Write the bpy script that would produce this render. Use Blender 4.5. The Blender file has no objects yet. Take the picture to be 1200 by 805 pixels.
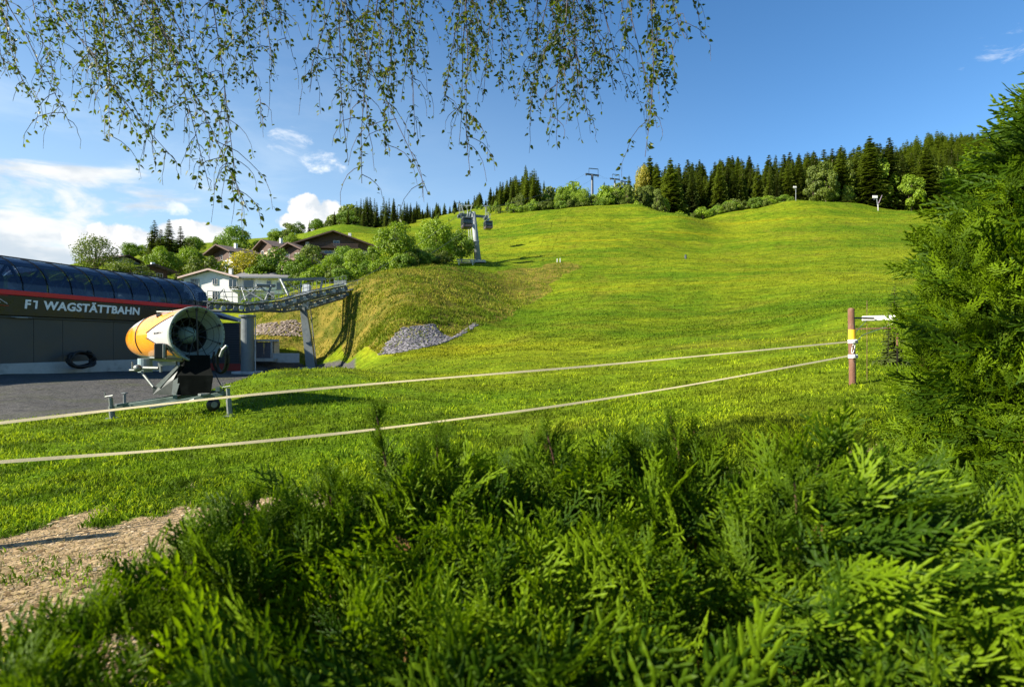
import bpy, math, random
import numpy as np
from mathutils import Vector, Matrix

R = math.radians
rnd = random.Random(7)
nr = np.random.default_rng(11)
SC = bpy.context.scene
COL = SC.collection

# ------------------------------------------------------------------ camera
F, CZ = 655.0, 1.75                    # focal length in px of a 1200 px frame, eye height
cam_d = bpy.data.cameras.new("camera")
cam = bpy.data.objects.new("camera", cam_d)
COL.objects.link(cam)
cam.location = (0, 0, CZ)
cam.rotation_euler = (R(90), 0, 0)
cam_d.sensor_width = 36
cam_d.lens = F / 1200 * 36
cam_d.clip_start = 0.05
cam_d.clip_end = 6000
cam_d.dof.use_dof = True
cam_d.dof.focus_distance = 14
cam_d.dof.aperture_fstop = 5.2
SC.camera = cam

# ------------------------------------------------------------------ light
SUN_EL, SUN_AZ = R(31), R(-109)         # azimuth from +Y (view direction), negative = left
sun_dir = Vector((math.sin(SUN_AZ) * math.cos(SUN_EL), math.cos(SUN_AZ) * math.cos(SUN_EL), math.sin(SUN_EL)))
sl = bpy.data.lights.new("sun", 'SUN')
sl.energy = 4.6
sl.angle = R(0.5)
sl.color = (1.0, 0.93, 0.80)
sun = bpy.data.objects.new("sun", sl)
COL.objects.link(sun)
sun.rotation_euler = sun_dir.to_track_quat('Z', 'Y').to_euler()
SC.view_settings.view_transform = 'Standard'
SC.view_settings.look = 'None'
SC.view_settings.exposure = 1.42
SC.view_settings.gamma = 1.0


def P(u, v, d):
    """the point a pixel of the 1200x805 photograph shows at depth d"""
    return Vector(((u - 600) / F * d, d, CZ - (v - 402.5) / F * d))


W = bpy.data.worlds.new("World")
SC.world = W
W.use_nodes = True
wt = W.node_tree
wt.nodes.clear()


class NT:
    """small helper for writing node trees"""
    def __init__(self, tree): self.t = tree
    def n(self, kind, ins=None, **props):
        nd = self.t.nodes.new(kind)
        for k, v in props.items(): setattr(nd, k, v)
        for k, v in (ins or {}).items(): self.set(nd.inputs[k], v)
        return nd
    def set(self, sock, v):
        if isinstance(v, bpy.types.NodeSocket): self.t.links.new(v, sock)
        elif isinstance(v, bpy.types.Node): self.t.links.new(v.outputs[0], sock)
        else:
            if isinstance(v, (tuple, list)) and len(v) == 3 and sock.type == 'RGBA': v = (*v, 1)
            sock.default_value = v
    def m(self, op, a, b=None, clamp=False, c=None):
        nd = self.n('ShaderNodeMath', operation=op, use_clamp=clamp)
        self.set(nd.inputs[0], a)
        if b is not None: self.set(nd.inputs[1], b)
        if c is not None: self.set(nd.inputs[2], c)
        return nd.outputs[0]
    def dot(self, a, b):
        nd = self.n('ShaderNodeVectorMath', operation='DOT_PRODUCT')
        self.set(nd.inputs[0], a); self.set(nd.inputs[1], b)
        return nd.outputs['Value']
    def smooth(self, x, lo, hi, a=0.0, b=1.0):
        nd = self.n('ShaderNodeMapRange', interpolation_type='SMOOTHSTEP')
        self.set(nd.inputs[0], x)
        for i, q in enumerate((lo, hi, a, b)): self.set(nd.inputs[1 + i], q)
        return nd.outputs[0]
    def mix(self, f, a, b, blend='MIX'):
        nd = self.n('ShaderNodeMix', data_type='RGBA', blend_type=blend)
        self.set(nd.inputs[0], f); self.set(nd.inputs[6], a); self.set(nd.inputs[7], b)
        return nd.outputs[2]
    def noise(self, vec, scale, detail=4, rough=0.55, dist=0.0):
        nd = self.n('ShaderNodeTexNoise')
        if vec is not None: self.set(nd.inputs['Vector'], vec)
        nd.inputs['Scale'].default_value = scale
        nd.inputs['Detail'].default_value = detail
        nd.inputs['Roughness'].default_value = rough
        nd.inputs['Distortion'].default_value = dist
        return nd.outputs['Fac']
    def vscale(self, vec, s):
        nd = self.n('ShaderNodeVectorMath', operation='MULTIPLY')
        self.set(nd.inputs[0], vec); nd.inputs[1].default_value = s
        return nd.outputs[0]


w = NT(wt)
sky = w.n('ShaderNodeTexSky', sky_type='NISHITA', sun_disc=False, sun_elevation=SUN_EL,
          sun_rotation=SUN_AZ, altitude=900, air_density=1.0, dust_density=0.6, ozone_density=2.2)
hs = w.n('ShaderNodeHueSaturation', {'Saturation': 1.24, 'Value': 0.60, 'Color': sky.outputs[0]})
dirv = w.n('ShaderNodeTexCoord').outputs['Generated']
# clouds: each bank of cloud is a soft ellipse in the sky broken up by noise
def cloud_bank(items, warp, lo, hi, soft):
    tot = None
    for (u, v, ru, rv, wt_) in items:
        c = (P(u, v, 1) - Vector((0, 0, CZ))).normalized()
        t = c.cross(Vector((0, 0, 1))).normalized()
        b = t.cross(c)
        x = w.m('DIVIDE', w.dot(dirv, tuple(t)), ru / F)
        y = w.m('DIVIDE', w.dot(dirv, tuple(b)), rv / F)
        q = w.m('ADD', w.m('MULTIPLY', x, x), w.m('MULTIPLY', y, y))
        front = w.m('GREATER_THAN', w.dot(dirv, tuple(c)), 0.0)
        e = w.m('MULTIPLY', w.m('MULTIPLY', w.smooth(q, 1.0, 0.0), front), wt_)
        tot = e if tot is None else w.m('MAXIMUM', tot, e)
    s = w.m('ADD', tot, w.m('MULTIPLY', w.m('SUBTRACT', warp, 0.5), soft))
    s = w.m('MULTIPLY', s, w.smooth(tot, 0.0, 0.12))
    return w.smooth(s, lo, hi)
flat = w.vscale(dirv, (1.0, 1.0, 3.4))
n_str = w.noise(flat, 5.5, 7, 0.58, 0.4)
n_cum = w.noise(dirv, 17.0, 7, 0.58, 0.3)
n_wisp = w.noise(w.vscale(dirv, (1, 1, 1.8)), 13.0, 7, 0.62, 0.6)
n_shade = w.noise(w.vscale(dirv, (1, 1, 2.2)), 9.0, 5, 0.55)
stratus = cloud_bank([(-60, 215, 250, 62, 0.9), (60, 240, 170, 50, 0.8), (-40, 285, 330, 50, 1.0), (120, 262, 130, 22, .55),
                      (-420, 240, 380, 90, 0.9), (1900, 260, 500, 60, .7)], n_str, 0.42, 0.95, 3.2)
cumulus = cloud_bank([(368, 246, 36, 22, 1.0), (372, 262, 62, 16, .9), (410, 256, 46, 15, .75), (235, 274, 58, 18, 1.0),
                      (140, 286, 60, 26, .95), (262, 282, 40, 14, .8), (-700, 260, 160, 40, 1.0)], n_cum, 0.38, 0.66, 2.2)
wisp = cloud_bank([(342, 166, 34, 22, .75), (374, 190, 34, 18, .7), (1185, 52, 50, 22, .30), (170, 238, 60, 12, .5)], n_wisp, 0.30, 1.05, 3.4)
thin = w.m('MULTIPLY', w.smooth(n_str, 0.42, 0.75), w.smooth(w.dot(dirv, (0, 0, 1)), 0.62, 0.10))
lft = w.smooth(w.dot(dirv, (-0.80, 0.6, 0)), 0.55, 1.05)
veil = w.m('MULTIPLY', w.m('MULTIPLY', thin, lft), 0.55)
ccol = w.mix(w.smooth(n_shade, 0.36, 0.60), (2.0, 2.25, 2.5), (3.15, 3.15, 3.1))
ccol2 = w.mix(w.smooth(n_cum, 0.40, 0.58), (2.3, 2.5, 2.7), (3.4, 3.35, 3.3))
c0 = w.mix(veil, hs.outputs[0], (2.9, 3.2, 3.5))
hazel = w.m('MULTIPLY', w.smooth(w.dot(dirv, (-0.80, 0.6, 0)), 0.10, 1.0), w.smooth(w.dot(dirv, (0, 0, 1)), 0.62, 0.02))
c0 = w.mix(w.m('MULTIPLY', hazel, 0.62), c0, (2.05, 2.75, 3.25))
c1 = w.mix(w.m('MULTIPLY', wisp, 0.75), c0, (3.5, 3.6, 3.65))
c2 = w.mix(w.m('MULTIPLY', stratus, 0.93), c1, ccol)
c3 = w.mix(cumulus, c2, ccol2)
bg = w.n('ShaderNodeBackground', {'Color': c3, 'Strength': 0.125})
wo = w.n('ShaderNodeOutputWorld', {'Surface': bg.outputs[0]})
W.cycles_visibility.camera = True

# ------------------------------------------------------------------ object helpers
def tag(o, label=None, cat=None, group=None, kind=None):
    if label: o['label'] = label
    if cat: o['category'] = cat
    if group: o['group'] = group
    if kind: o['kind'] = kind
    return o

def empty(name, loc, label=None, cat=None, group=None):
    o = bpy.data.objects.new(name, None)
    o.empty_display_size = 0.2
    COL.objects.link(o)
    o.location = loc
    return tag(o, label, cat, group)

def chain(o):
    p = Vector((0, 0, 0))
    while o is not None:
        p += o.location
        o = o.parent
    return p

def mesh_np(name, verts, faces, material, parent=None, smooth=False, tint=None, off=True):
    """verts (n,3) array; faces either an (m,k) array or a list of index lists"""
    me = bpy.data.meshes.new(name)
    verts = np.asarray(verts, dtype=np.float32)
    if parent is not None and off:
        verts = verts - np.array(chain(parent), dtype=np.float32)
    if isinstance(faces, np.ndarray):
        m, k = faces.shape
        loops = faces.astype(np.int32).ravel()
        starts = np.arange(m, dtype=np.int32) * k
        tots = np.full(m, k, dtype=np.int32)
    else:
        loops = np.array([i for f in faces for i in f], dtype=np.int32)
        tots = np.array([len(f) for f in faces], dtype=np.int32)
        starts = np.concatenate(([0], np.cumsum(tots)[:-1])).astype(np.int32)
        m = len(tots)
    me.vertices.add(len(verts)); me.vertices.foreach_set('co', verts.ravel())
    me.loops.add(len(loops)); me.loops.foreach_set('vertex_index', loops)
    me.polygons.add(m)
    me.polygons.foreach_set('loop_start', starts)
    me.polygons.foreach_set('loop_total', tots)
    me.polygons.foreach_set('use_smooth', np.full(m, bool(smooth)))
    if tint is not None:
        a = me.attributes.new('tint', 'FLOAT', 'POINT')
        a.data.foreach_set('value', np.asarray(tint, dtype=np.float32))
    me.update(calc_edges=True)
    me.validate(clean_customdata=False)
    me.materials.append(material)
    o = bpy.data.objects.new(name, me)
    COL.objects.link(o)
    if parent is not None: o.parent = parent
    return o

def basis(axis, up=(0, 0, 1)):
    a = Vector(axis).normalized()
    u = Vector(up)
    if abs(a.dot(u)) > 0.98: u = Vector((0, 1, 0))
    x = u.cross(a).normalized()
    y = a.cross(x)
    return x, y, a

class MB:
    def __init__(self): self.v, self.f = [], []
    def add(self, vs, fs):
        b = len(self.v)
        self.v += [tuple(q) for q in vs]
        self.f += [[b + i for i in f] for f in fs]
        return self
    def box(self, c, size, mat=None, bevel=0.0):
        """box centred at c with size (x,y,z); mat = 3x3 rotation; edges taken off by bevel"""
        c = Vector(c); hx, hy, hz = (s / 2 for s in size)
        if bevel > 0:
            b = min(bevel, hx * .6, hy * .6, hz * .6)
            vs, idx = [], {}
            for sx in (-1, 1):
                for sy in (-1, 1):
                    for sz in (-1, 1):
                        idx[(sx, sy, sz)] = len(vs)
                        vs += [Vector((sx * hx, sy * (hy - b), sz * (hz - b))), Vector((sx * (hx - b), sy * hy, sz * (hz - b))), Vector((sx * (hx - b), sy * (hy - b), sz * hz))]
            fs = []
            S = [(-1, -1), (1, -1), (1, 1), (-1, 1)]
            for s in (-1, 1):
                fs.append([idx[(s, a, b_)] for a, b_ in S][::s])
                fs.append([idx[(a, s, b_)] + 1 for a, b_ in S][::-s])
                fs.append([idx[(a, b_, s)] + 2 for a, b_ in S][::s])
            for a in (-1, 1):
                for b_ in (-1, 1):
                    fs.append([idx[(a, b_, -1)], idx[(a, b_, 1)], idx[(a, b_, 1)] + 1, idx[(a, b_, -1)] + 1])
                    fs.append([idx[(a, -1, b_)], idx[(a, 1, b_)], idx[(a, 1, b_)] + 2, idx[(a, -1, b_)] + 2])
                    fs.append([idx[(-1, a, b_)] + 1, idx[(1, a, b_)] + 1, idx[(1, a, b_)] + 2, idx[(-1, a, b_)] + 2])
            for k, i in idx.items(): fs.append([i, i + 1, i + 2])
        else:
            vs = [Vector((sx * hx, sy * hy, sz * hz)) for sx in (-1, 1) for sy in (-1, 1) for sz in (-1, 1)]
            fs = [[0, 1, 3, 2], [4, 6, 7, 5], [0, 4, 5, 1], [2, 3, 7, 6], [0, 2, 6, 4], [1, 5, 7, 3]]
        if mat is not None: vs = [mat @ q for q in vs]
        return self.add([q + c for q in vs], fs)
    def beam(self, p, q, w_, h_, up=(0, 0, 1), bevel=0.0):
        p, q = Vector(p), Vector(q)
        x, y, a = basis(q - p, up)
        m = Matrix((x, y, a)).transposed()
        return self.box((p + q) / 2, (w_, h_, (q - p).length), m, bevel)
    def tube(self, pts, rad, n=8, cap=True):
        pts = [Vector(p) for p in pts]
        rads = rad if isinstance(rad, (list, tuple)) else [rad] * len(pts)
        vs, fs = [], []
        for i, p in enumerate(pts):
            t = pts[min(i + 1, len(pts) - 1)] - pts[max(i - 1, 0)]
            x, y, a = basis(t)
            if i and vx.dot(x) < 0: x, y = -x, -y
            vx = x
            for k in range(n):
                an = 2 * math.pi * k / n
                vs.append(p + (x * math.cos(an) + y * math.sin(an)) * rads[i])
        for i in range(len(pts) - 1):
            for k in range(n):
                k2 = (k + 1) % n
                fs.append([i * n + k, i * n + k2, (i + 1) * n + k2, (i + 1) * n + k])
        if cap:
            fs.append(list(range(n))[::-1]); fs.append([(len(pts) - 1) * n + k for k in range(n)])
        return self.add(vs, fs)
    def lathe(self, c, axis, prof, n=32, keep=None, up=(0, 0, 1)):
        """prof = [(t, r)] along axis; keep(t, angle) picks faces; angle 0 = up"""
        c = Vector(c); x, y, a = basis(axis, up)     # x horizontal, y up
        vs, fs = [], []
        for (t, r) in prof:
            for k in range(n):
                an = 2 * math.pi * k / n
                vs.append(c + a * t + (y * math.cos(an) + x * math.sin(an)) * r)
        for i in range(len(prof) - 1):
            for k in range(n):
                if keep and not keep((prof[i][0] + prof[i + 1][0]) / 2, 2 * math.pi * (k + .5) / n): continue
                k2 = (k + 1) % n
                fs.append([i * n + k, i * n + k2, (i + 1) * n + k2, (i + 1) * n + k])
        return self.add(vs, fs)
    def prism(self, poly, d, ext):
        """polygon of 3-D points extruded along vector ext"""
        poly = [Vector(p) for p in poly]; ext = Vector(ext); n = len(poly)
        vs = poly + [p + ext for p in poly]
        fs = [list(range(n))[::-1], [n + i for i in range(n)]] + [[i, (i + 1) % n, n + (i + 1) % n, n + i] for i in range(n)]
        return self.add(vs, fs)
    def build(self, name, material, parent=None, smooth=False):
        used = sorted({i for f in self.f for i in f})
        re = {o: i for i, o in enumerate(used)}
        vs = np.array([self.v[i] for i in used], dtype=np.float32).reshape(-1, 3)
        return mesh_np(name, vs, [[re[i] for i in f] for f in self.f], material, parent, smooth)

def copy_tree(o, parent=None):
    c = o.copy()
    COL.objects.link(c)
    c.parent = parent
    for ch in list(o.children): copy_tree(ch, c)
    return c

# ------------------------------------------------------------------ materials
def mat(name, col, rough=0.6, var=0.15, scale=8.0, bump=0.0, metal=0.0, spec=0.4, coat=0.0, dirt=None, dscale=2.0):
    m = bpy.data.materials.new(name); m.use_nodes = True
    t = NT(m.node_tree); b = m.node_tree.nodes['Principled BSDF']
    co = t.n('ShaderNodeTexCoord').outputs['Object']
    n1 = t.noise(co, scale, 6, 0.6)
    c = t.mix(n1, tuple(q * (1 - var) for q in col), tuple(min(1, q * (1 + var)) for q in col))
    if dirt:
        n2 = t.noise(co, dscale, 7, 0.65, 0.3)
        c = t.mix(t.smooth(n2, 0.48, 0.72, 0.0, 0.75), c, dirt)
    t.set(b.inputs['Base Color'], c)
    t.set(b.inputs['Roughness'], t.smooth(n1, 0.2, 0.8, max(0.03, rough - .12), min(1, rough + .12)))
    b.inputs['Metallic'].default_value = metal
    b.inputs['Specular IOR Level'].default_value = spec
    b.inputs['Coat Weight'].default_value = coat
    if bump:
        bn = t.n('ShaderNodeBump', {'Strength': bump, 'Distance': 0.02, 'Height': t.noise(co, scale * 3, 5, 0.6)})
        t.set(b.inputs['Normal'], bn.outputs[0])
    return m

def foliage_mat(name, dark, light, trans=0.3, rough=0.55, tvar=0.35, spec=0.3, hue=None, tcol=(1.25, 1.3, .55)):
    m = bpy.data.materials.new(name); m.use_nodes = True
    t = NT(m.node_tree); b = m.node_tree.nodes['Principled BSDF']; out = m.node_tree.nodes['Material Output']
    tint = t.n('ShaderNodeAttribute', attribute_name='tint').outputs['Fac']
    oi = t.n('ShaderNodeObjectInfo').outputs['Random']
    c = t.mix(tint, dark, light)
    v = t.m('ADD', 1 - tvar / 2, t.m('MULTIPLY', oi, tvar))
    if hue:
        c = t.mix(t.m('MULTIPLY', oi, hue[0]), c, hue[1])
    cc = t.n('ShaderNodeVectorMath', operation='SCALE')
    t.set(cc.inputs[0], c); t.set(cc.inputs['Scale'], v)
    c = cc.outputs[0]
    t.set(b.inputs['Base Color'], c)
    b.inputs['Roughness'].default_value = rough
    b.inputs['Specular IOR Level'].default_value = spec
    tc = t.n('ShaderNodeVectorMath', operation='MULTIPLY'); t.set(tc.inputs[0], c); tc.inputs[1].default_value = tcol
    tr = t.n('ShaderNodeBsdfTranslucent', {'Color': tc.outputs[0]})
    mx = t.n('ShaderNodeMixShader', {0: trans, 1: b.outputs[0], 2: tr.outputs[0]})
    t.set(out.inputs['Surface'], mx.outputs[0])
    return m

def grass_colour(t, pos):
    """colour of the sward: patches, contour streaks and fine mottling; pos = world position"""
    big = t.noise(pos, 0.035, 5, 0.6, 0.4)
    mid = t.noise(pos, 0.28, 5, 0.6)
    st = t.n('ShaderNodeVectorMath', operation='MULTIPLY'); t.set(st.inputs[0], pos); st.inputs[1].default_value = (0.012, 0.02, 0.50)
    streak = t.noise(st.outputs[0], 1.0, 6, 0.65, 0.35)
    fine = t.noise(pos, 5.0, 6, 0.7)
    f = t.m('ADD', t.m('MULTIPLY', big, 0.7), t.m('MULTIPLY', mid, 0.45))
    f = t.m('ADD', f, t.m('MULTIPLY', streak, 0.75))
    f = t.smooth(f, 0.74, 1.20)
    c = t.mix(f, (0.074, 0.138, 0.005), (0.195, 0.222, 0.009))
    c = t.mix(t.smooth(streak, 0.58, 0.74, 0.0, 0.55), c, (0.270, 0.220, 0.006))
    weed = t.noise(pos, 1.1, 5, 0.65, 0.2)
    c = t.mix(t.smooth(weed, 0.54, 0.70, 0.0, 0.60), c, (0.050, 0.098, 0.004))
    dull = t.noise(pos, 0.12, 6, 0.7, 0.5)
    c = t.mix(t.smooth(dull, 0.50, 0.72, 0.0, 0.50), c, (0.170, 0.150, 0.018))
    m2 = t.n('ShaderNodeVectorMath', operation='MULTIPLY'); t.set(m2.inputs[0], pos); m2.inputs[1].default_value = (0.45, 0.8, 1.6)
    mot = t.noise(m2.outputs[0], 1.0, 9, 0.8)
    v = t.m('MULTIPLY', t.smooth(fine, 0.25, 0.75, 0.50, 1.35), t.smooth(mot, 0.36, 0.62, 0.60, 1.28))
    s = t.n('ShaderNodeVectorMath', operation='SCALE'); t.set(s.inputs[0], c); t.set(s.inputs['Scale'], v)
    return s.outputs[0], streak, fine
# ------------------------------------------------------------------ terrain
CTRL = {
 -250: [(3,0),(8,.1),(11.5,-.05),(16,-.3),(40,-.3),(60,1),(75,6),(110,14),(200,22),(400,45)],
 0:   [(3,0),(4.5,.1),(8,.1),(12,0.02),(14,-.15),(20,-.28),(36,-.25),(50,-.3),(64,1.5),(80,7),(110,13),(200,24),(400,45)],
 130: [(3,0),(8,.1),(13,.10),(15.5,-.08),(20,-.35),(36,-.4),(50,-.4),(62,1),(78,7),(110,15),(140,22),(200,31),(400,60)],
 230: [(4,.05),(9,.1),(13,.15),(18,.0),(24,-.45),(36,-.7),(50,-.75),(60,-.3),(70,3.5),(85,7),(100,9),(118,10.5),(130,12.5),(150,20.5),(175,28),(260,48),(400,68)],
 330: [(5,.1),(12,.3),(20,.66),(24,.35),(30,-.5),(40,-.8),(50,-.85),(58,-.5),(63,2.6),(70,7.4),(88,8.8),(118,11),(135,16),(150,21.5),(180,31),(200,38),(260,51.5),(400,75)],
 368: [(5,.1),(12,.32),(20,.62),(25,.50),(31,-.35),(40,-.75),(50,-.78),(57,-.72),(60,.2),(67,7.2),(75,9.4),(100,12.5),(120,15),(140,20.5),(160,26.5),(200,42),(260,52),(400,80)],
 400: [(5,.1),(12,.35),(20,.6),(25,.68),(30,.0),(38,-.45),(46,-.4),(54,-.05),(58,2.0),(66,8.0),(75,9.5),(100,13),(120,16),(140,21),(160,27.5),(200,44),(260,52),(400,85)],
 450: [(5,.1),(12,.33),(24,.45),(33,.6),(38,.85),(46,3.4),(60,7.8),(70,10.8),(80,11.8),(110,16.5),(150,28),(200,42),(260,56),(400,90)],
 530: [(5,.05),(12,.3),(24,.45),(36,.95),(44,2.0),(54,5.2),(70,9.8),(85,13.6),(95,14.8),(120,19.5),(150,27.5),(190,41),(260,62),(350,78),(500,110)],
 600: [(3,0),(5,.05),(10,.26),(22,.49),(32,1.1),(40,1.75),(55,3.9),(80,9.0),(100,14.9),(108,17.4),(120,20),(150,29.8),(190,44.5),(230,58),(280,70),(400,94)],
 680: [(10,.4),(20,.6),(34,1.5),(50,3.9),(85,11.2),(100,15.6),(108,18),(130,24.5),(160,36),(185,46.2),(195,49.5),(215,51),(240,55),(300,70),(400,93)],
 745: [(10,.5),(20,.7),(34,1.7),(60,5.8),(100,15.8),(108,18),(140,28.5),(170,40),(190,48.7),(205,50.5),(230,53),(300,72),(400,98)],
 800: [(3,.05),(9,.60),(17,.78),(30,1.75),(50,4.2),(80,10.6),(103,17.5),(112,18.9),(125,22.3),(150,31.5),(172,41.5),(182,43),(195,44),(215,49),(250,60),(300,74),(400,97)],
 845: [(30,1.9),(60,6.3),(103,17.3),(112,19),(150,30.5),(180,41),(190,45),(200,48),(230,56),(300,77),(400,99)],
 930: [(3,.1),(6,.5),(11,.85),(30,2.2),(60,7.5),(95,15.8),(112,20.5),(140,29.5),(170,41),(192,50.5),(215,53.5),(240,60),(300,81),(400,104)],
 1000:[(3,.1),(6.5,.7),(11,.97),(19,1.75),(32,3.3),(60,8.4),(95,16.6),(140,30),(170,41),(200,51.6),(220,55),(250,65),(300,84),(400,116)],
 1085:[(3,.2),(11,1.1),(30,3.2),(60,8.4),(95,16.5),(140,29.5),(195,47.8),(215,52),(250,68),(300,92),(400,140)],
 1250:[(3,.3),(11,1.2),(60,8.6),(140,30),(200,48),(300,92),(400,142)],
 1520:[(3,.4),(11,1.3),(60,9),(140,30),(200,48),(400,130)],
}
_pts, _val = [], []
for u_, lst in CTRL.items():
    for d_, z_ in lst:
        _pts.append(((u_ - 600) / F * 3.4, math.log(d_) * 1.6)); _val.append(z_)
    _pts.append(((u_ - 600) / F * 3.4, math.log(1500) * 1.6)); _val.append(lst[-1][1] * 1.25)
_pts = np.array(_pts); _val = np.array(_val)
def _k(a, b):
    d2 = (a[:, None, 0] - b[None, :, 0]) ** 2 + (a[:, None, 1] - b[None, :, 1]) ** 2
    return np.sqrt(d2 + 0.03)
_K = _k(_pts, _pts); _n = len(_pts)
_A = np.block([[_K, np.ones((_n, 1))], [np.ones((1, _n)), np.zeros((1, 1))]])
_w = np.linalg.solve(_A, np.concatenate([_val, [0]]))

def vnoise(x, y, s, seed=0):
    """smooth value noise"""
    x = np.asarray(x, float) * s; y = np.asarray(y, float) * s
    xi, yi = np.floor(x).astype(np.int64), np.floor(y).astype(np.int64)
    fx, fy = x - xi, y - yi
    fx = fx * fx * (3 - 2 * fx); fy = fy * fy * (3 - 2 * fy)
    def h(a, b):
        q = (a * 374761393 + b * 668265263 + seed * 974711) & 0xFFFFFFFF
        q = ((q ^ (q >> 13)) * 1274126177) & 0xFFFFFFFF
        return ((q ^ (q >> 16)) & 0xFFFF) / 65535.0
    return (h(xi, yi) * (1 - fx) + h(xi + 1, yi) * fx) * (1 - fy) + (h(xi, yi + 1) * (1 - fx) + h(xi + 1, yi + 1) * fx) * fy

def hgt(X, Y):
    X = np.atleast_1d(np.asarray(X, float)); Y = np.atleast_1d(np.asarray(Y, float))
    r = np.hypot(X, Y); az = np.arctan2(X, Y)
    AZ = R(53.5)
    ac = np.clip(az, -AZ, AZ)
    d = np.maximum(r * np.cos(ac), 2.2)
    q = np.stack([np.tan(ac) * 3.4, np.log(d) * 1.6], 1)
    z = np.empty(len(q))
    for i in range(0, len(q), 20000):
        z[i:i + 20000] = _k(q[i:i + 20000], _pts) @ _w[:-1] + _w[-1]
    b = np.clip((np.abs(az) - R(95)) / R(60), 0, 1); b = b * b * (3 - 2 * b)
    z = z * (1 - b) + b * (0.0 + 0.02 * r)
    amp = np.clip((r - 6) / 60, 0, 1)
    gr = zones(X, Y)[0]
    z = z + (vnoise(X, Y, .09, 1) - .5) * .9 * amp * (1 - gr) + (vnoise(X, Y, .3, 2) - .5) * .22 * np.clip(r / 25, .15, 1) * (1 - .8 * gr)
    z = z + (vnoise(X, Y, 1.1, 3) - .5) * .05 * (1 - .6 * gr)
    return z

EDGE = ([-700, -250, 0, 130, 230, 330, 400, 445], [9.5, 11.3, 12.5, 14.6, 19.0, 24.0, 29, 37.5])
FAR = ([-700, -250, 0, 230, 300, 345, 400, 445], [52, 56, 60, 62, 61, 59.5, 54, 37.6])
BFOOT = ([296, 330, 345, 400, 445, 530, 560, 600, 640, 690], [61, 60.5, 59.5, 54, 38.8, 43.5, 49, 60, 80, 103])
BTOP = ([296, 330, 380, 400, 450, 530, 600, 690], [72, 71.5, 68, 66, 71, 87, 100, 106])
PATH = np.array([(-14, 1.8), (-6, 2.75), (-4.4, 3.35), (-2.7, 4.25), (-1.2, 5.3), (.6, 5.9), (2.5, 5.8), (4.2, 5.9), (8, 6.2)])
PWID = np.array([1.7, 1.7, 1.75, 1.7, .6, .05, .14, .2, .2])

def sstep(x, a, b):
    t = np.clip((x - a) / (b - a), 0, 1)
    return t * t * (3 - 2 * t)

def zones(X, Y):
    """gravel, dirt, rough bank"""
    X = np.atleast_1d(X); Y = np.atleast_1d(Y)
    Ys = np.maximum(Y, 1.0)
    u = np.clip(600 + X / Ys * F, -3000, 3000)
    u = np.where(Y < 1, -3000, u)
    e = np.interp(u, *EDGE) * (1 + (vnoise(X, Y, .5, 9) - .5) * .10); f = np.interp(u, *FAR)
    g = sstep(Ys, e * .985, e * 1.02) * sstep(Ys, f * 1.03, f * .98) * sstep(u, 428, 404)
    g = np.where(Y < 1, 0, g)
    dm = np.full(X.shape, 9.0)
    for i in range(len(PATH) - 1):
        a, b = PATH[i], PATH[i + 1]
        ab = b - a
        t = np.clip(((X - a[0]) * ab[0] + (Y - a[1]) * ab[1]) / ab.dot(ab), 0, 1)
        dd = np.hypot(X - a[0] - t * ab[0], Y - a[1] - t * ab[1]) / (PWID[i] * (1 - t) + PWID[i + 1] * t)
        dm = np.minimum(dm, dd)
    nz = vnoise(X, Y, 2.2, 5) * .6 + vnoise(X, Y, 6, 6) * .4
    dt = sstep(dm + (nz - .5) * 1.2, 1.12, .55)
    mid = sstep(dm + (nz - .5) * 1.0, .40, .05) * (X < -1.1)
    dt = dt * (1 - .30 * mid)
    bf = np.interp(u, *BFOOT); bt = np.interp(u, *BTOP)
    wob = 1 + (vnoise(X, Y, .22, 8) - .5) * .10 + (vnoise(X, Y, .8, 18) - .5) * .05
    b = sstep(Ys, bf * wob * .975, bf * wob * 1.03) * sstep(Ys, bt * wob * 1.03, bt * wob * .975) * sstep(u, 294, 300) * sstep(u, 694, 670)
    b = np.where(Y < 1, 0, b)
    return g, dt * np.where(X > .2, .45, 1.0), b

def ground(x, y): return float(hgt([x], [y])[0])
def G(u, d, dz=0.0):
    x = (u - 600) / F * d
    return Vector((x, d, ground(x, d) + dz))

# the sheet: a polar grid, fine where the camera looks
az = np.concatenate([np.arange(-180, -50, 3.0), np.arange(-50, 50, 0.22), np.arange(50, 180, 3.0)])
rad = np.exp(np.linspace(math.log(0.7), math.log(2600), 300))
AZg, RAg = np.meshgrid(np.radians(az), rad)
gx, gy = (RAg * np.sin(AZg)).ravel(), (RAg * np.cos(AZg)).ravel()
gz = hgt(gx, gy)
zg, zd, zb = zones(gx, gy)
na, nrad = len(az), len(rad)
ii, jj = np.meshgrid(np.arange(nrad - 1), np.arange(na), indexing='ij')
ii, jj = ii.ravel(), jj.ravel(); j2 = (jj + 1) % na
quads = np.stack([ii * na + jj, ii * na + j2, (ii + 1) * na + j2, (ii + 1) * na + jj], 1)[:, ::-1]
gv = np.stack([gx, gy, gz], 1)

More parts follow.
